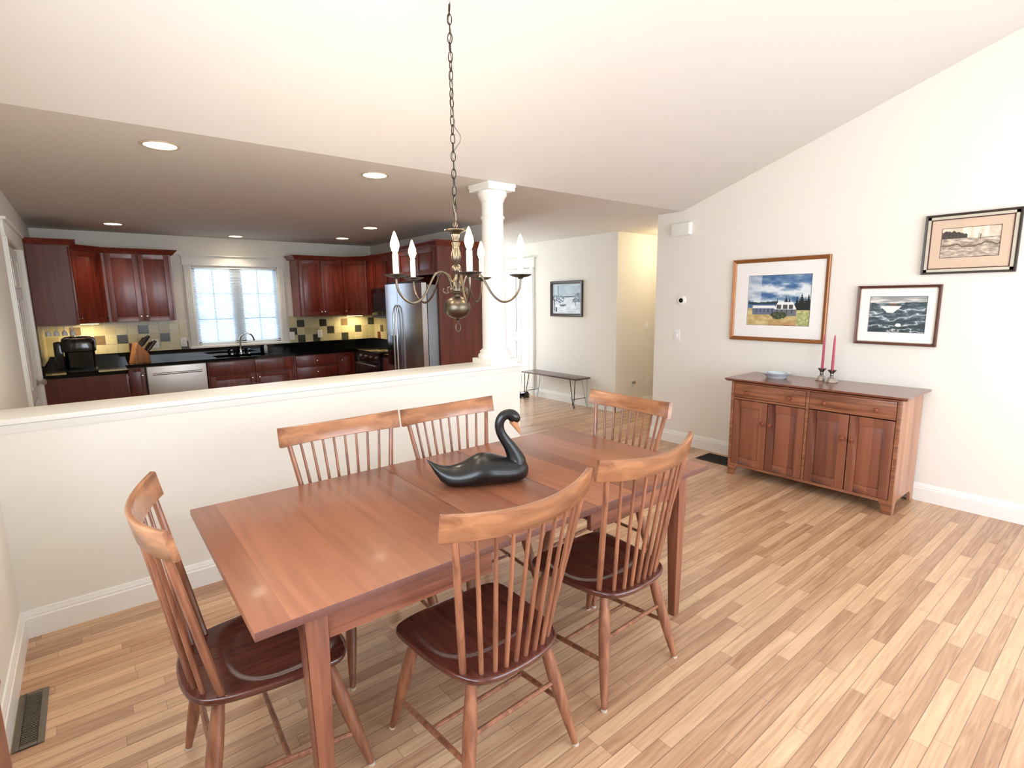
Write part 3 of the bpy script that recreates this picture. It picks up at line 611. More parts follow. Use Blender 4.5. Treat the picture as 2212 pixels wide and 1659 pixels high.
# ------------------------------------------------------------------ bench, shoes
BW = wood('bench_wood', (110, 72, 62), (66, 40, 36), 'Y', None, rough=.3, coat=.3); IR = plain('dark_iron', (58, 54, 52), .4, metal=.7); IRL = plain('light_rod', (190, 188, 184), .35, metal=.6)
bn = thing('bench', 'low dark wooden bench on thin metal rod legs by the hall wall', 'bench', (2.465, 2.5, 0))
MB().box(-.15, .15, -.6, .6, .425, .448).build('seat', BW, bn, bevel=.004)
for sx_ in (-1, 1):
    for sy_ in (-1, 1):
        tp = Vector((sx_*.12, sy_*.5, .425)); ft = Vector((sx_*.135, sy_*.545, .012)); mb = MB()
        mb.tube([tp+Vector((0, -sy_*.05, 0)), (ft.x, ft.y-sy_*.02, .06), (ft.x, ft.y, .008), (ft.x, ft.y+sy_*.018, .03), (ft.x, ft.y, .07), tp+Vector((0, sy_*.055, 0))], .006, 8)
        mb.build('leg', IR if sx_ < 0 else IRL, bn)
for sy_ in (-1, 1): MB().tube([(-.13, sy_*.52, .14), (.13, sy_*.52, .14)], .005, 8).build('stretcher', IR, bn)
for k, (x, y, rz, lab) in enumerate(((2.36, 3.28, 70, 'black round-toed shoe on the floor behind the bench, left one of the pair'), (2.47, 3.24, 82, 'black round-toed shoe on the floor behind the bench, right one of the pair'))):
    s0 = thing('shoe', lab, 'shoe', (x, y, 0), R(rz), 'pair of black shoes'); rg_ = []
    for u, hw, z0, z1 in ((-.13, .028, .0, .085), (-.11, .036, 0, .1), (-.04, .036, 0, .098), (.02, .042, 0, .075), (.08, .048, 0, .06), (.12, .04, 0, .05), (.145, .018, .004, .03)):
        rg_.append([(u, hw*math.cos(a), z0+(z1-z0)*(.5+.5*math.sin(a))) for a in [2*math.pi*j/14 for j in range(14)]])
    MB().loft(rg_).build('upper', BLACKG, s0); MB().prism([(-.135, -.03), (.02, -.044), (.11, -.046), (.148, 0), (.11, .046), (.02, .044), (-.135, .03)], 0, .012).build('sole', BLACKM, s0)

# ------------------------------------------------------------------ pictures
def paint(name, fn, nu, nv, W_, H_, parent, rough=.6):
    """a flat artwork in local YZ, seen from -X: u runs to -Y, v down"""
    V = []; F = []; C = []
    for j in range(nv+1):
        for i in range(nu+1):
            V.append((0, W_/2-W_*i/nu, H_/2-H_*j/nv)); C.append(lin(fn(i/nu, j/nv)))
    for j in range(nv):
        for i in range(nu): a = j*(nu+1)+i; F.append((a, a+1, a+nu+2, a+nu+1))
    me = bpy.data.meshes.new(name); me.from_pydata(V, [], F); ca = me.color_attributes.new('paint', 'FLOAT_COLOR', 'POINT')
    ca.data.foreach_set('color', [x for c_ in C for x in c_])
    m, t, b = newmat(name+'_pigment'); at_ = t.nodes.new('ShaderNodeAttribute'); at_.attribute_name = 'paint'; t.links.new(at_.outputs['Color'], b.inputs['Base Color']); b.inputs['Roughness'].default_value = rough
    me.materials.append(m); o_ = bpy.data.objects.new(name, me); COL.objects.link(o_); o_.parent = parent; return o_
def mixc(a, b, t): t = max(0, min(1, t)); return tuple(x+(y-x)*t for x, y in zip(a, b))
def N(x, y, s_=0, o_=3): return noise.fractal(Vector((x, y, s_)), .9, 2.0, o_)
def art_house(u, v):
    hz = .56
    if v < hz:
        n_ = N(u*3.2+v*1.5, v*7-u*1.2, 1, 5); c_ = mixc((62, 104, 150), (226, 234, 238), .55+1.0*n_+.5*(v-.2)); 
        if v < .16 and u > .2: c_ = mixc(c_, (54, 96, 146), .5)
        if u < .22 and v < .5: c_ = mixc(c_, (214, 222, 228), .6)
    elif v < .66: c_ = mixc((62, 92, 132), (88, 122, 156), (v-hz)*10+N(u*12, v*30)*.4)
    else: c_ = mixc((184, 160, 104), (216, 198, 142), .5+N(u*9, v*14, 3)); c_ = mixc(c_, (170, 110, 66), (v-.86)*4*(u > .35))
    if v < .57 and v > .53+.012*math.sin(u*9) and u < .5: c_ = (38, 52, 62)
    # dark conifers right
    for tx, th_, tw in ((.80, .42, .035), (.87, .36, .04), (.93, .42, .03), (.97, .38, .04), (.84, .46, .04), (.9, .45, .04)):
        if th_ < v < .70 and abs(u-tx) < tw*(v-th_)/.2+.006*math.sin(v*160): c_ = (26, 36, 34)
    for tx, th_, tw in ((.49, .46, .02), (.63, .42, .03), (.68, .44, .02)):
        if th_ < v < .6 and abs(u-tx) < tw*(v-th_)/.12: c_ = (30, 38, 36)
    if u > .8 and v > .70: c_ = mixc((148, 158, 100), (200, 202, 140), .5+N(u*20, v*20))
    # long white building, generic
    if .08 < u < .46 and .60 < v < .66: c_ = (238, 240, 240)
    if .08 < u < .46 and .66 <= v < .79: c_ = (104, 116, 140) if math.sin(u*95) < .75 or v > .74 else (56, 62, 80)
    if .45-.3*(v-.54)*.0 < u < .80 and .54 < v < .68 and u > .50-(v-.54)*.4 and u < .74+(v-.54)*.4: c_ = (242, 243, 243)
    for wx in (.52, .62, .71):
        if wx-.035 < u < wx+.035 and .585 < v < .67: c_ = (74, 78, 80)
    if .45 < u < .80 and .68 <= v < .81: c_ = (110, 114, 122) if math.sin(u*80) < .7 or v > .76 else (70, 72, 80)
    e = ((u-.52)/.13)**2+((v-.80)/.075)**2
    if e < 1+.5*N(u*20, v*20, 8): c_ = mixc((46, 56, 44), (96, 108, 66), .4+N(u*30, v*30))
    return c_
def art_boat(u, v):
    if v < .17+.02*math.sin(u*5): return mixc((150, 152, 150), (226, 224, 218), v*4+N(u*3, v*12))
    s_ = math.sin((v*26+2.2*math.sin(u*4.2+v*5)+N(u*4, v*6)*4)); c_ = mixc((54, 70, 78), (142, 160, 164), .45+.4*s_+N(u*8, v*22, 2)*.5); c_ = mixc(c_, (26, 34, 40), max(0, v-.55)*1.1)
    if s_ > .93 and v > .3: c_ = mixc(c_, (236, 242, 242), .75)
    if abs(v-.175-.015*N(u*9, 1)) < .012 and (u < .45 or u > .5): c_ = (34, 44, 50)
    if .26 < v < .46 and abs(u-.39) < .19-(v-.26)*.75+.02*(u < .39): c_ = (236, 236, 232)
    if .12 < v < .26 and abs(u-.42) < .045+(v-.12)*.3: c_ = (118, 88, 78)
    if ((u-.54)/.05)**2+((v-.8)/.05)**2 < 1: c_ = (244, 244, 240)
    return c_
def art_surf(u, v):
    c_ = mixc((206, 186, 164), (240, 222, 198), .5+.7*N(u*5, v*5))
    if .28 < u < .8 and v < .45: c_ = mixc(c_, (255, 240, 214), .5+.5*math.sin(u*34))
    if v < .36 and v > .1+.5*max(0, u-.2)+.06*N(u*22, 0) and u < .45: c_ = mixc((52, 44, 42), (84, 74, 68), .5+N(u*30, v*30))
    if v >= .36: n_ = N(u*7+v*3, v*16-u*4, 5, 5); c_ = mixc((132, 118, 104), (232, 216, 194), .5+.7*n_)
    if v >= .36 and abs(v-.6-.12*N(u*3, 2)) < .03: c_ = (112, 98, 84)
    if abs(u-.64) < .006 and .2 < v < .42 or abs(u-.67) < .006 and .24 < v < .42: c_ = (70, 54, 46)
    return c_
def art_snow(u, v):
    c_ = mixc((168, 190, 204), (200, 216, 226), .5+.8*N(u*4, v*4)) if v < .45 else mixc((206, 218, 228), (238, 244, 250), .5+N(u*6, v*10))
    if abs(u-.2) < .012+.02*max(0, v-.1) and .05 < v < .45: c_ = (104, 124, 140)
    if .42 < v < .455 and .38 < u < .75: c_ = (50, 70, 84)
    for cx0, cy0, r_ in ((.1, .48, .12), (.3, .52, .13), (.9, .44, .14)):
        if (u-cx0)**2+(v-cy0)**2 < r_**2 and N(u*26, v*26, cx0) > -.12: c_ = (104, 120, 138)
    if .72 < u and .5 < v < .62: c_ = (70, 88, 98) if N(u*20, v*30) > 0 else (170, 186, 198)
    if .25 < u < .5 and .68 < v < .75 and N(u*30, v*20) > -.15: c_ = (26, 44, 56)
    if abs(u-.06-.04*(v-.5)) < .012 and .5 < v < .92 or abs(u-.82) < .012 and .58 < v < .74: c_ = (34, 54, 66)
    if abs(u-.13) < .03 and .78 < v < .94: c_ = (44, 62, 84)
    if v > .8 and abs(math.sin(v*42+u*3+N(u*4, v)*2)) < .16 and u > .2: c_ = (140, 160, 178)
    return c_
def picture(label, x, y0, y1, z0, z1, fw, fmat, matm, art, fn, nu, nv, lip=None, depth=.028, liner=None, tw=0):
    """framed picture hung on a wall facing -X; art = (y0, y1, z0, z1)"""
    yc, zc = (y0+y1)/2, (z0+z1)/2; W_, H_ = abs(y1-y0), abs(z1-z0)
    t_ = thing('framed_picture', label, 'picture', (x-.004, yc, zc), 0, None)
    mb = MB(); prof = [(0, 0), (0, -depth*.8), (fw*.2, -depth), (fw*.55, -depth*.82), (fw*.75, -depth*.75), (fw, -depth*.45), (fw, 0)]
    rings = []
    for sy_, sz_ in ((1, 1), (-1, 1), (-1, -1), (1, -1)): rings.append([(d, sy_*(W_/2-a), sz_*(H_/2-a)) for a, d in prof])
    n_ = len(prof); vs = [p for r_ in rings for p in r_]; fs = [(i*n_+j, i*n_+(j+1) % n_, ((i+1) % 4)*n_+(j+1) % n_, ((i+1) % 4)*n_+j) for i in range(4) for j in range(n_)]
    mb.add(vs, fs).build('frame', fmat, t_, ang=20)
    iw, ih = W_/2-fw, H_/2-fw
    if lip:
        mb = MB()
        for a, b, c_, d_ in ((-iw, iw, ih-lip[0], ih), (-iw, iw, -ih, -ih+lip[0]), (-iw, -iw+lip[0], -ih, ih), (iw-lip[0], iw, -ih, ih)): mb.box(-.014, -.006, a, b, c_, d_)
        mb.build('liner', lip[1], t_); iw -= lip[0]; ih -= lip[0]
        if liner:
            mb = MB()
            for a, b, c_, d_ in ((-iw, iw, ih-liner[0], ih), (-iw, iw, -ih, -ih+liner[0]), (-iw, -iw+liner[0], -ih, ih), (iw-liner[0], iw, -ih, ih)): mb.box(-.012, -.006, a, b, c_, d_)
            mb.build('inner_liner', liner[1], t_); iw -= liner[0]; ih -= liner[0]
    ay, az = (art[0]+art[1])/2-yc, (art[2]+art[3])/2-zc; aw, ah = abs(art[1]-art[0]), abs(art[3]-art[2])
    if matm:
        mb = MB()
        mb.box(-.0075, -.003, -iw, iw, az+ah/2, ih).box(-.0075, -.003, -iw, iw, -ih, az-ah/2).box(-.0075, -.003, -iw, ay-aw/2, az-ah/2, az+ah/2).box(-.0075, -.003, ay+aw/2, iw, az-ah/2, az+ah/2)
        mb.build('mat_board', matm, t_, smooth=False)
        k = .003; mb = MB(); mb.box(-.008, -.0072, ay-aw/2-k, ay+aw/2+k, az+ah/2, az+ah/2+k).box(-.008, -.0072, ay-aw/2-k, ay+aw/2+k, az-ah/2-k, az-ah/2).box(-.008, -.0072, ay-aw/2-k, ay-aw/2, az-ah/2, az+ah/2).box(-.008, -.0072, ay+aw/2, ay+aw/2+k, az-ah/2, az+ah/2)
        mb.build('mat_edge', plain('mat_bevel', (50, 48, 46), .6), t_, smooth=False)
    ob = paint('artwork', fn, nu, nv, aw, ah, t_); ob.location = (-.0045, ay, az)
    return t_
GOLD = plain('gold_brown_frame', (150, 96, 52), .35, metal=.35, noise_amt=.2, scale=12); BRF = plain('brown_frame', (92, 50, 36), .4, noise_amt=.25, scale=14); DKF = plain('dark_frame', (62, 52, 46), .45, noise_amt=.2, scale=20)
SILV = plain('silver_leaf', (196, 190, 170), .4, metal=.1, noise_amt=.15, scale=30); MATW = plain('mat_white', (244, 242, 238), .9); MATT = plain('mat_tan', (214, 188, 164), .9, noise_amt=.05, scale=80)
picture('large framed landscape of white buildings under a cloudy sky', XR, -.585, -1.437, 1.166, 1.912, .034, GOLD, MATW, (-.745, -1.296, 1.313, 1.759), art_house, 150, 120)
picture('brown framed picture of a white boat on dark waves', XR, -1.655, -2.194, 1.188, 1.645, .02, BRF, MATW, (-1.746, -2.112, 1.288, 1.559), art_boat, 130, 100, lip=(.006, SILV))
picture('dark framed picture with a tan mat, highest of the pictures on the right wall', XR, -2.053, -2.574, 1.718, 2.136, .016, DKF, MATT, (-2.156, -2.474, 1.833, 2.034), art_surf, 120, 80, lip=(.018, SILV), liner=(.007, plain('maroon_liner', (80, 30, 26), .5)))
picture('small dark framed snowy village scene above the bench', XW, 2.76, 2.088, 1.305, 1.828, .042, plain('walnut_frame', (50, 32, 30), .4), None, (2.718, 2.13, 1.347, 1.786), art_snow, 90, 90)

# ------------------------------------------------------------------ sideboard
sb = thing('sideboard', 'cherry wood sideboard with two drawers and four doors', 'sideboard', (1.4, -1.53, 0))
SB = lambda mb, nm, m, par=sb, **k: mb.build(nm, m, par, **k)
y0, y1 = -.627, .627   # local: right end near the camera is -Y
ct = MB(); D_ = .49
ct.prism([(-.665, .852), (-.662, .870), (.662, .870), (.665, .852), (.65, .846), (-.65, .846)], -.038, D_+.005, 'X')
TM = MB().hexa([(-.03, -.655, .846), (D_, -.655, .846), (D_, .655, .846), (-.03, .655, .846)], [(-.05, -.668, .858), (D_+.006, -.668, .858), (D_+.006, .668, .858), (-.05, .668, .858)])
TM.hexa([(-.05, -.668, .858), (D_+.006, -.668, .858), (D_+.006, .668, .858), (-.05, .668, .858)], [(-.052, -.67, .872), (D_+.006, -.67, .872), (D_+.006, .67, .872), (-.052, .67, .872)])
SB(TM, 'top', SBT, bevel=0)
# side panels with cut-out feet (in XZ)
for yy, sg in ((y0, 1), (y1, -1)):
    poly = [(.019, 0), (.055, 0), (.075, .07), (.1, .088), (D_-.1, .088), (D_-.075, .07), (D_-.055, 0), (D_, 0), (D_, .845), (.019, .845)]
    SB(MB().prism(poly, min(yy, yy+sg*.022), max(yy, yy+sg*.022), 'Y'), 'side_panel', SBS, bevel=.001)
fz = MB()
for a, s_ in ((y0, 1), (y1, -1)):
    fz.prism([(a, 0), (a+s_*.055, 0), (a+s_*.072, .07), (a+s_*.085, .086), (a+s_*.085, .108), (a+s_*.026, .108), (a+s_*.026, .846), (a, .846)], -.004, .018, 'X')
fz.box(-.004, .018, -.018, .004, .109, .831).box(-.004, .018, y0+.027, y1-.027, .832, .846).box(-.004, .018, y0+.086, y1-.086, .086, .108).box(-.004, .018, .005, y1-.027, .69, .706)
SB(fz, 'face_frame', SBH, bevel=.001)
SB(MB().box(.019, D_-.002, y0+.023, y1-.023, .09, .1).box(D_-.012, D_-.002, y0+.023, y1-.023, .1, .845).box(.019, D_-.012, -.015, .001, .1, .845), 'carcass', SBH)
KN = wood('knob_wood', (150, 80, 52), (110, 52, 34), 'X', None, rough=.3)
def sbknob(par, y, z): return MB().lathe([(.008, 0), (.007, -.01), (.014, -.016), (.018, -.023), (.014, -.031), (.004, -.034)], (-.006, y, z), 16, 'X').build('knob', KN, par)
for a, b, z0, z1 in ((.006, .599, .708, .83), (-.599, -.02, .695, .83)):
    d_ = SB(MB().box(-.006, .014, a+.002, b-.002, z0+.003, z1-.001), 'drawer', SBH, bevel=.0015); q_ = (b-a)*.2; zc = .757
    sbknob(d_, a+q_, zc); sbknob(d_, b-q_, zc)
def sbdoor(a, b, z0, z1, ky):
    a += .002; b -= .002; z0 += .001; z1 -= .003; st = .062; mb = MB(); mb.box(-.006, .014, a, a+st, z0, z1).box(-.006, .014, b-st, b, z0, z1).box(-.006, .014, a+st, b-st, z0, z0+st).box(-.006, .014, a+st, b-st, z1-st, z1).box(.003, .014, a+st, b-st, z0+st, z1-st)
    d_ = SB(mb, 'door', SBF, bevel=.0015); sbknob(d_, ky, .51)
sbdoor(.302, .598, .11, .687, .302+.03); sbdoor(.006, .299, .11, .687, .299-.03)
sbdoor(-.308, -.02, .11, .692, -.308+.03); sbdoor(-.599, -.311, .11, .692, -.311-.03)
# dish and candlesticks on the sideboard
dish = thing('serving_dish', 'pale blue-grey rimmed dish with a smaller bowl in it, on the sideboard', 'dish', (1.655, -1.165, .872))
CER = plain('ceramic', (205, 214, 218), .2, noise_amt=.08, scale=25, coat=.4)
MB().lathe([(0, 0), (.075, 0), (.08, .004), (.084, .012), (.1, .032), (.122, .042), (.125, .046), (.1, .041), (.08, .02), (0, .014)], n=40).build('dish', CER, dish)
o = MB().lathe([(0, 0), (.05, 0), (.062, .012), (.072, .03), (.07, .034), (.055, .018), (0, .012)], n=36).build('small_bowl', CER); o.location = (1.66, -1.16, .8885); tag(o, 'small shallow bowl resting inside the pale rimmed dish', 'bowl')
PEW = plain('pewter', (196, 192, 184), .25, metal=1); CAND = plain('rose_candle', (182, 70, 92), .4, noise_amt=.06)
for x, y, lab in ((1.79, -1.475, 'farther from the camera'), (1.735, -1.572, 'nearer to the camera')):
    t_ = thing('candlestick', 'short flared pewter candlestick on the sideboard, the one %s' % lab, 'candlestick', (x, y, .872), 0, 'pewter candlesticks')
    MB().lathe([(0, 0), (.048, 0), (.05, .003), (.045, .012), (.028, .034), (.018, .042), (.0, .042)], n=12).build('foot', PEW, t_, ang=15)
    MB().lathe([(.014, .042), (.012, .05), (.014, .058), (.012, .07), (.02, .082), (.033, .098), (.031, .1), (.012, .086), (.012, .075)], n=12).build('cup', plain('dark_pewter', (120, 116, 110), .35, metal=1), t_, ang=15)
    o = MB().lathe([(.0095, 0), (.0105, .02), (.0095, .2), (.007, .28), (.003, .305), (.0, .307)], n=14).build('candle', CAND); o.location = (x, y, .872+.08); tag(o, 'tall pink taper candle in the candlestick %s' % lab, 'candle', 'pink taper candles')

# ------------------------------------------------------------------ dining table
TX0, TX1, TY0, TY1, TH = -2.733, -.663, -1.92, -.885, .76
tb = thing('dining_table', 'long cherry wood dining table with a leaf in the middle', 'table', ((TX0+TX1)/2, (TY0+TY1)/2, 0))
ox, oy = -(TX0+TX1)/2, -(TY0+TY1)/2
def T(mb, nm, m, **k):
    mb.v = [(x+ox, y+oy, z) for x, y, z in mb.v]; return mb.build(nm, m, tb, **k)
LX0, LX1 = -1.905, -1.468
T(MB().box(TX0, LX0-.0012, TY0, TY1, TH-.026, TH), 'tabletop', CHERRY, bevel=.0025)
T(MB().box(LX0, LX1, TY0, TY1, TH-.026, TH), 'table_leaf', CHERRY, bevel=.0015)
T(MB().box(LX1+.0012, TX1, TY0, TY1, TH-.026, TH), 'tabletop', CHERRY, bevel=.0025)
IN = .13; AY0, AY1 = TY0+.05, TY1-.05
for a, b in ((TX0+IN+.06, -1.955), (-1.45, TX1-IN-.06)):
    for yy in (AY0, AY1-.022): T(MB().box(a, b, yy, yy+.022, .632, TH-.027), 'apron', CHERRYX, bevel=.001)
for xx in (TX0+IN+.012, TX1-IN-.034): T(MB().box(xx, xx+.022, AY0+.04, AY1-.04, .632, TH-.027), 'apron', CHERRYX, bevel=.001)
for yy in (-1.65, -1.18): T(MB().box(-2.4, -1.0, yy-.02, yy+.02, .69, TH-.027), 'runner', CHERRYX)
for xx, sx_ in ((TX0+IN, 1), (TX1-IN, -1)):
    for yy, sy_ in ((TY0+.032, 1), (TY1-.032, -1)):
        w0, w1 = .066, .038
        lo = [(xx+sx_*.012, yy+sy_*.008), (xx+sx_*(.012+w1), yy+sy_*.008), (xx+sx_*(.012+w1), yy+sy_*(.008+w1)), (xx+sx_*.012, yy+sy_*(.008+w1))]
        hi = [(xx, yy), (xx+sx_*w0, yy), (xx+sx_*w0, yy+sy_*w0), (xx, yy+sy_*w0)]
        T(MB().hexa([p+(0,) for p in lo], [p+(.63,) for p in hi]).hexa([p+(.63,) for p in hi], [p+(TH-.027,) for p in hi]), 'leg', CHERRYZ, bevel=.004)

def smooth_path(P, n_=3):
    out = []
    for i in range(len(P)-1):
        p0, p1, p2, p3 = P[max(i-1, 0)], P[i], P[i+1], P[min(i+2, len(P)-1)]
        for k in range(n_):
            t_ = k/n_; out.append(tuple(.5*((2*p1[c_])+(-p0[c_]+p2[c_])*t_+(2*p0[c_]-5*p1[c_]+4*p2[c_]-p3[c_])*t_*t_+(-p0[c_]+3*p1[c_]-3*p2[c_]+p3[c_])*t_**3) for c_ in range(3)))
    return out+[P[-1]]

ENDG = plain('cherry_end_grain', (108, 68, 58), .45, noise_amt=.15, scale=40)
for o in tb.children:
    if o.name.startswith(('tabletop', 'table_leaf')):
        o.data.materials.append(ENDG)
        for p_ in o.data.polygons:
            if abs(p_.normal.y) > .9: p_.material_index = 1

# ------------------------------------------------------------------ chairs
def make_chair(label):
    t_ = thing('dining_chair', label, 'chair', (0, 0, 0), 0, 'spindle-back dining chairs around the table')
    ZS = .45
    H = [(0, .208), (.12, .208), (.19, .2), (.225, .18), (.237, .145), (.236, .09), (.23, .0), (.218, -.09), (.203, -.16), (.178, -.212), (.135, -.242), (.07, -.258), (0, -.262)]
    HP = smooth_path([(x, y, 0) for x, y in H], 3); O = [(x, y) for x, y, _ in HP]+[(-x, y) for x, y, _ in HP[-2:0:-1]]
    def sstep(v): v = max(0, min(1, v)); return v*v*(3-2*v)
    def ring(s_, z, dish=False):
        out = []
        for x, y in O:
            xx, yy = x*s_, -.02+(y+.02)*s_; zz = z
            if dish:
                E = (abs(xx)/.205)**2.6+(abs(yy-.025)/(.2 if yy > .025 else .165))**2.6
                zz = z-.012*sstep((1.05-E)/.5)+.005*math.exp(-(xx/.035)**2)*sstep((yy-.02)/.15)
            out.append((xx, yy, zz))
        return out
    rings = [ring(.90, ZS-.03), ring(.97, ZS-.024), ring(.995, ZS-.015), ring(1.0, ZS-.009), ring(.993, ZS-.003), ring(.98, ZS)]+[ring(.965*(1-k/21)+.002, ZS, True) for k in range(0, 22)]
    MB().loft(rings).build('seat', SEATW, t_, ang=60)
    legs = [(-.165, .135, -.225, .25), (.165, .135, .225, .25), (-.15, -.17, -.238, -.25), (.15, -.17, .238, -.25)]
    def lp(l_, z): k = z/.425; return Vector((l_[2]+(l_[0]-l_[2])*k, l_[3]+(l_[1]-l_[3])*k, z))
    for l_ in legs:
        zs = [.008, .03, .1, .2, .28, .34, .4, .43]; rr = [.0105, .0125, .0175, .0225, .0235, .0215, .0175, .016]
        lg = MB().tube([lp(l_, z) for z in zs], rr, 14).build('leg', CHAIRL, t_)
        MB().lathe([(.0, 0), (.012, 0), (.0125, .005), (.011, .009), (0, .009)], (l_[2], l_[3], 0), 14).build('foot_pad', PAD, lg)
    for s_ in (0, 1):
        a, b = lp(legs[s_], .135), lp(legs[2+s_], .175)
        MB().tube([a, a.lerp(b, .5), b], [.0085, .0105, .0085], 10).build('stretcher', CHAIRL, t_)
    a = (lp(legs[0], .135)+lp(legs[2], .175))/2; b = (lp(legs[1], .135)+lp(legs[3], .175))/2
    MB().tube([a, a.lerp(b, .5), b], [.0075, .0095, .0075], 10).build('stretcher', CHAIRL, t_)
    a, b = lp(legs[2], .255), lp(legs[3], .255)
    MB().tube([a, a.lerp(b, .5), b], [.008, .0095, .008], 10).build('stretcher', CHAIRL, t_)
    def cr(t1, z): # crest centre line in plan
        return Vector((.294*t1, -.245-.075*(1-t1*t1)-.18*(z-.98), z))
    n_ = 10
    for k in range(n_):
        t1 = -1+2*k/(n_-1); post = k in (0, n_-1)
        bt = Vector((.178*t1, -.165-.066*(1-t1**4), ZS-.004)); tp = cr(t1*.86, .94)
        rr = [.0115, .0125, .0115, .0105] if post else [.008, .0085, .0068, .0058]
        MB().tube([bt, bt.lerp(tp, .3), bt.lerp(tp, .7), tp], rr, 10).build('post' if post else 'spindle', CHAIRL, t_)
    rings = []
    for k in range(25):
        t1 = -1+2*k/24; e = .0 if abs(t1) < .999 else .0
        p0 = cr(t1, .938-.011*(1-t1*t1)); p1 = cr(t1, 1.022-.019*(1-t1*t1)); tx = (cr(min(1, t1+.02), 1)-cr(max(-1, t1-.02), 1)).normalized(); nn = Vector((-tx.y, tx.x, 0)); h_ = .0105
        arch = 0
        rings.append([tuple(p0+nn*h_), tuple(p0+nn*h_*.6+Vector((0, 0, -.003))), tuple(p0-nn*h_*.6+Vector((0, 0, -.003))), tuple(p0-nn*h_), tuple(p1-nn*h_+Vector((0, 0, arch-.004))), tuple(p1-nn*h_*.5+Vector((0, 0, arch))), tuple(p1+nn*h_*.5+Vector((0, 0, arch))), tuple(p1+nn*h_+Vector((0, 0, arch-.004)))])
    MB().loft(rings).build('crest_rail', CREST, t_, ang=45)
    return t_
ch = make_chair('chair at the near long side of the table, closest to the camera')
ch.location = (-2.017, -1.861, 0); ch.rotation_euler = (0, 0, R(1.4))
dup(ch, (-1.345, -1.812, 0), R(1.2), 'chair at the near long side of the table, the one farther right')
dup(ch, (-2.615, -1.482, 0), R(-92), 'chair alone at the left end of the table, by the floor register')
dup(ch, (-2.062, -1.078, 0), R(180.8), 'chair at the far long side of the table, the one farther left')
dup(ch, (-1.462, -1.082, 0), R(180.8), 'chair at the far long side of the table, directly behind the swan')
dup(ch, (-.835, -1.345, 0), R(89), 'chair alone at the right end of the table, towards the hall')

# ------------------------------------------------------------------ swan
sw = thing('swan_figure', 'black carved wooden swan with a tan beak on the dining table', 'swan carving', (-1.65, -1.39, TH), math.atan2(-.423, .906))
S_ = [(-.246, .122, .127, .002), (-.235, .104, .121, .012), (-.215, .064, .108, .026), (-.19, .026, .097, .043), (-.165, .006, .09, .058), (-.14, 0, .088, .07), (-.11, 0, .093, .08), (-.08, 0, .103, .088), (-.05, 0, .119, .094),
      (-.02, 0, .133, .098), (.01, 0, .136, .1), (.045, 0, .131, .099), (.08, 0, .119, .094), (.11, 0, .108, .086), (.14, 0, .104, .076), (.165, 0, .1, .064), (.185, .003, .094, .05), (.2, .009, .084, .036), (.21, .02, .07, .02), (.215, .035, .055, .006)]
rings = []
for s_, zb, zt, hw in S_:
    r_ = []
    for j in range(28):
        a = 2*math.pi*j/28; c_, n_ = math.cos(a), math.sin(a)
        zc = zb+(zt-zb)*.42
        if n_ >= 0: z = zc+(zt-zc)*n_**1.0; y = hw*math.copysign(abs(c_)**1.05, c_)
        else: z = zc-(zc-zb)*abs(n_)**.45; y = hw*math.copysign(abs(c_)**.8, c_)*(.75+.25*(1-abs(n_)))
        r_.append((s_, y, max(z, 0 if zb == 0 else z)))
    rings.append(r_)
mb = MB().loft(rings)
NK = [(.15, .06, .05), (.158, .085, .046), (.153, .105, .040), (.143, .13, .0335), (.127, .16, .0275), (.107, .19, .0235), (.09, .22, .0215), (.082, .25, .021), (.085, .277, .0212), (.098, .297, .0218), (.117, .306, .0225), (.136, .303, .026), (.148, .294, .0275), (.155, .283, .0255), (.156, .272, .019), (.156, .265, .010)]
NS = smooth_path(NK); mb.tube([(a, 0, b) for a, b, r_ in NS], [r_ for a, b, r_ in NS], 20)
mb.build('body', SWAN, sw, ang=50)
BK = [(.147, .277, .021, .021), (.155, .261, .017, .018), (.164, .243, .012, .0135), (.172, .227, .008, .009), (.18, .211, .003, .004)]
rg_ = []
for s_, z, th_, wd in BK:
    d_ = Vector((.48, 0, -.88)); nrm = Vector((.88, 0, .48)); rg_.append([tuple(Vector((s_, 0, z))+nrm*th_*math.cos(a)+Vector((0, wd*math.sin(a), 0))) for a in [2*math.pi*j/14 for j in range(14)]])
MB().loft(rg_).build('beak', BEAK, sw)
for sy_ in (-1, 1): MB().lathe([(0, -.003), (.0035, -.001), (.0035, .001), (0, .003)], (.158, sy_*.0245, .293), 10, 'Y').build('eye', BLACKG, sw)

# ------------------------------------------------------------------ chandelier
CX, CY = -1.641, -1.209; ZT = 2.44-CY*SL
cd = thing('chandelier', 'antique brass five-arm candle chandelier hanging over the table', 'chandelier', (CX, CY, ZT))
def C_(mb, nm, m, par=cd, **k):
    mb.v = [(x, y, z-ZT) for x, y, z in mb.v]; return mb.build(nm, m, par, **k)
C_(MB().lathe([(0, 1.478), (.008, 1.48), (.01, 1.486), (.005, 1.492), (.03, 1.497), (.05, 1.512), (.06, 1.535), (.06, 1.553), (.05, 1.575), (.032, 1.588), (.014, 1.594), (.012, 1.603), (.018, 1.608), (.016, 1.613), (.026, 1.618), (.027, 1.652), (.022, 1.66), (.014, 1.672), (.011, 1.688), (.012, 1.694), (.02, 1.704), (.0225, 1.716), (.018, 1.729), (.01, 1.736), (.012, 1.741), (.018, 1.752), (.022, 1.765), (.021, 1.785), (.015, 1.805), (.014, 1.815), (.019, 1.828), (.019, 1.832), (.012, 1.838), (.014, 1.85), (.018, 1.862), (.018, 1.868), (.03, 1.876), (.048, 1.884), (.049, 1.888), (.02, 1.889), (.0, 1.889)], n=36), 'central_stem', PEWTER, ang=40)
rp = [(.0, .014*math.cos(a), .0, ) for a in (0,)]
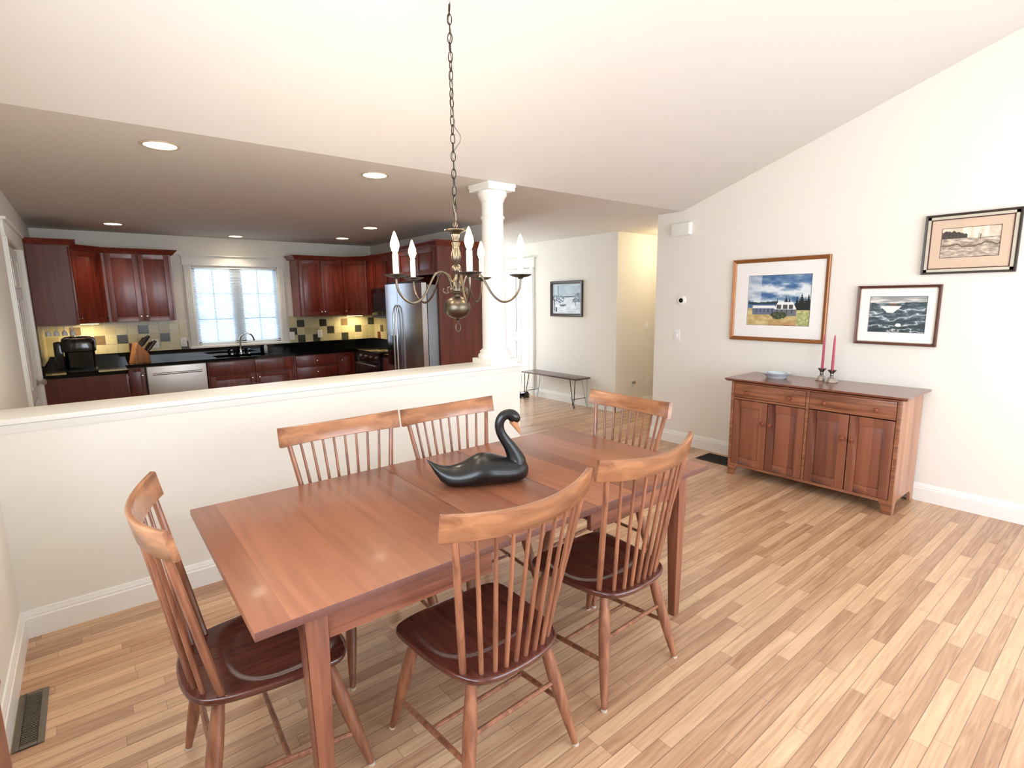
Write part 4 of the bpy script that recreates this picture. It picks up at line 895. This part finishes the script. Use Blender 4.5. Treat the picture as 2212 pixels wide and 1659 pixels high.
C_(MB().tube([(.013*math.sin(a), 0, 1.452+.02*math.cos(a)) for a in [2*math.pi*k/18 for k in range(18)]], .003, 8, closed=True), 'bottom_ring', PEWTER)
C_(MB().tube([(.0, .016*math.sin(a), 1.906+.018*math.cos(a)) for a in [2*math.pi*k/18 for k in range(18)]], .003, 8, closed=True), 'top_ring', PEWTER)
chn = MB(); z = 1.925; k = 0
while z < ZT-.05:
    a0 = R(90*(k % 2)+20+k*6); u = Vector((math.cos(a0), math.sin(a0), 0)); P = []
    for j in range(16):
        a = 2*math.pi*j/16; P.append(Vector((0, 0, z+.018))+u*.0095*math.cos(a)+Vector((0, 0, .022*math.sin(a))))
    chn.tube(P, .0021, 6, closed=True); z += .0365; k += 1
C_(chn, 'chain', PEWTERD)
cp = []
for k in range(60):
    z = 1.9+(ZT-.03-1.9)*k/59; b = .032*math.exp(-((z-2.28)/.045)**2); cp.append((.005*math.sin(k*.9)+b*.8, .005*math.cos(k*.9)-b*.6, z))
C_(MB().tube(cp, .0024, 6), 'cord', plain('cord_grey', (120, 112, 102), .5))
C_(MB().lathe([(0, ZT-.013), (.015, ZT-.013), (.026, ZT-.01), (.032, ZT-.003), (.032, ZT+.012), (0, ZT+.012)], n=28), 'canopy', PEWTER)
BULB = emis('bulb_glow', (255, 214, 150), 26)
AP = smooth_path([(.026, 1.628, 0), (.036, 1.664, 0), (.055, 1.693, 0), (.082, 1.702, 0), (.11, 1.687, 0), (.135, 1.645, 0), (.165, 1.596, 0), (.205, 1.567, 0), (.245, 1.575, 0), (.275, 1.606, 0), (.288, 1.64, 0), (.29, 1.672, 0)])
for k in range(5):
    a = R(-112.46+72*k); u = Vector((math.cos(a), math.sin(a), 0))
    arm = C_(MB().tube([u*r_+Vector((0, 0, z)) for r_, z, _ in AP], .0052, 10), 'arm', PEWTER)
    p = u*.29
    C_(MB().lathe([(.0, 1.668), (.01, 1.668), (.012, 1.674), (.035, 1.678), (.051, 1.686), (.051, 1.688), (.03, 1.684), (.0, 1.683)], (p.x, p.y, 0), 28), 'drip_pan', PEWTERD, arm)
    C_(MB().lathe([(.0, 1.684), (.0125, 1.684), (.0125, 1.772), (.009, 1.776), (.0, 1.776)], (p.x, p.y, 0), 18), 'candle_sleeve', CANDLEW, arm)
    C_(MB().lathe([(.008, 1.776), (.013, 1.785), (.0185, 1.803), (.0175, 1.82), (.011, 1.84), (.005, 1.858), (.0, 1.866)], (p.x, p.y, 0), 16), 'bulb', BULB, arm)
    a2 = a+R(36); u2 = Vector((math.cos(a2), math.sin(a2), 0))
    C_(MB().tube([u2*r_+Vector((0, 0, z)) for r_, z in ((.024, 1.635), (.04, 1.634), (.045, 1.622), (.038, 1.612), (.046, 1.606), (.06, 1.612), (.064, 1.624), (.058, 1.63))], [.004, .0038, .0035, .0035, .0035, .0035, .003, .002], 8), 'scroll', PEWTER)
    l = bpy.data.lights.new('candle_light', 'POINT'); l.energy = 3.0; l.color = WARM; l.shadow_soft_size = .02
    lo = bpy.data.objects.new('candle_light', l); COL.objects.link(lo); lo.location = (CX+p.x, CY+p.y, 1.88)

# ------------------------------------------------------------------ floor registers and the cabinet at the left edge
def register(label, x0, x1, y0, y1, n_, fm, along='Y', fw=.022):
    t_ = thing('floor_register', label, 'floor vent', ((x0+x1)/2, (y0+y1)/2, 0)); hx, hy = (x1-x0)/2, (y1-y0)/2
    MB().box(-hx, -hx+fw, -hy, hy, 0, .005).box(hx-fw, hx, -hy, hy, 0, .005).box(-hx+fw, hx-fw, -hy, -hy+fw, 0, .005).box(-hx+fw, hx-fw, hy-fw, hy, 0, .005).build('frame', fm, t_, bevel=.0015)
    MB().box(-hx+fw, hx-fw, -hy+fw, hy-fw, .0002, .001).build('shade_sheet', plain('shade_black', (14, 12, 11), .8), t_)  # flat near-black sheet, shade below the louvers put in as colour
    mb = MB()
    if along == 'Y':
        for k in range(n_): yy = -hy+fw+(2*hy-2*fw)*(k+.5)/n_; mb.box(-hx+fw, hx-fw, yy-.002, yy+.002, .001, .0042)
    else:
        for k in range(n_): xx = -hx+fw+(2*hx-2*fw)*(k+.5)/n_; mb.box(xx-.003, xx+.003, -hy+fw, hy-fw, .001, .0042)
    mb.build('louver', fm, t_)
register('taupe metal floor register beside the left wall', -3.352, -3.262, -.862, -.503, 30, plain('taupe_metal', (112, 102, 88), .45, metal=.3), fw=.02)
register('dark floor return grille between the sideboard and the baseboard', 1.575, 1.83, -.86, -.47, 7, plain('bronze_metal', (48, 40, 34), .5, metal=.4), 'X', .012)
lc = thing('console_cabinet', 'dark red wooden cabinet corner at the bottom left edge', 'cabinet', (-3.252, -2.45, 0))
MB().box(-.085, .08, -.43, .43, .1, .9).build('body', CAB, lc, bevel=.004)
MB().box(-.09, .084, -.44, .44, .9, .92).build('top', CAB, lc, bevel=.004)
for x in (-.085, .04):
    for y in (-.43, .39): MB().box(x, x+.04, y, y+.04, 0, .1).build('leg', CAB, lc)
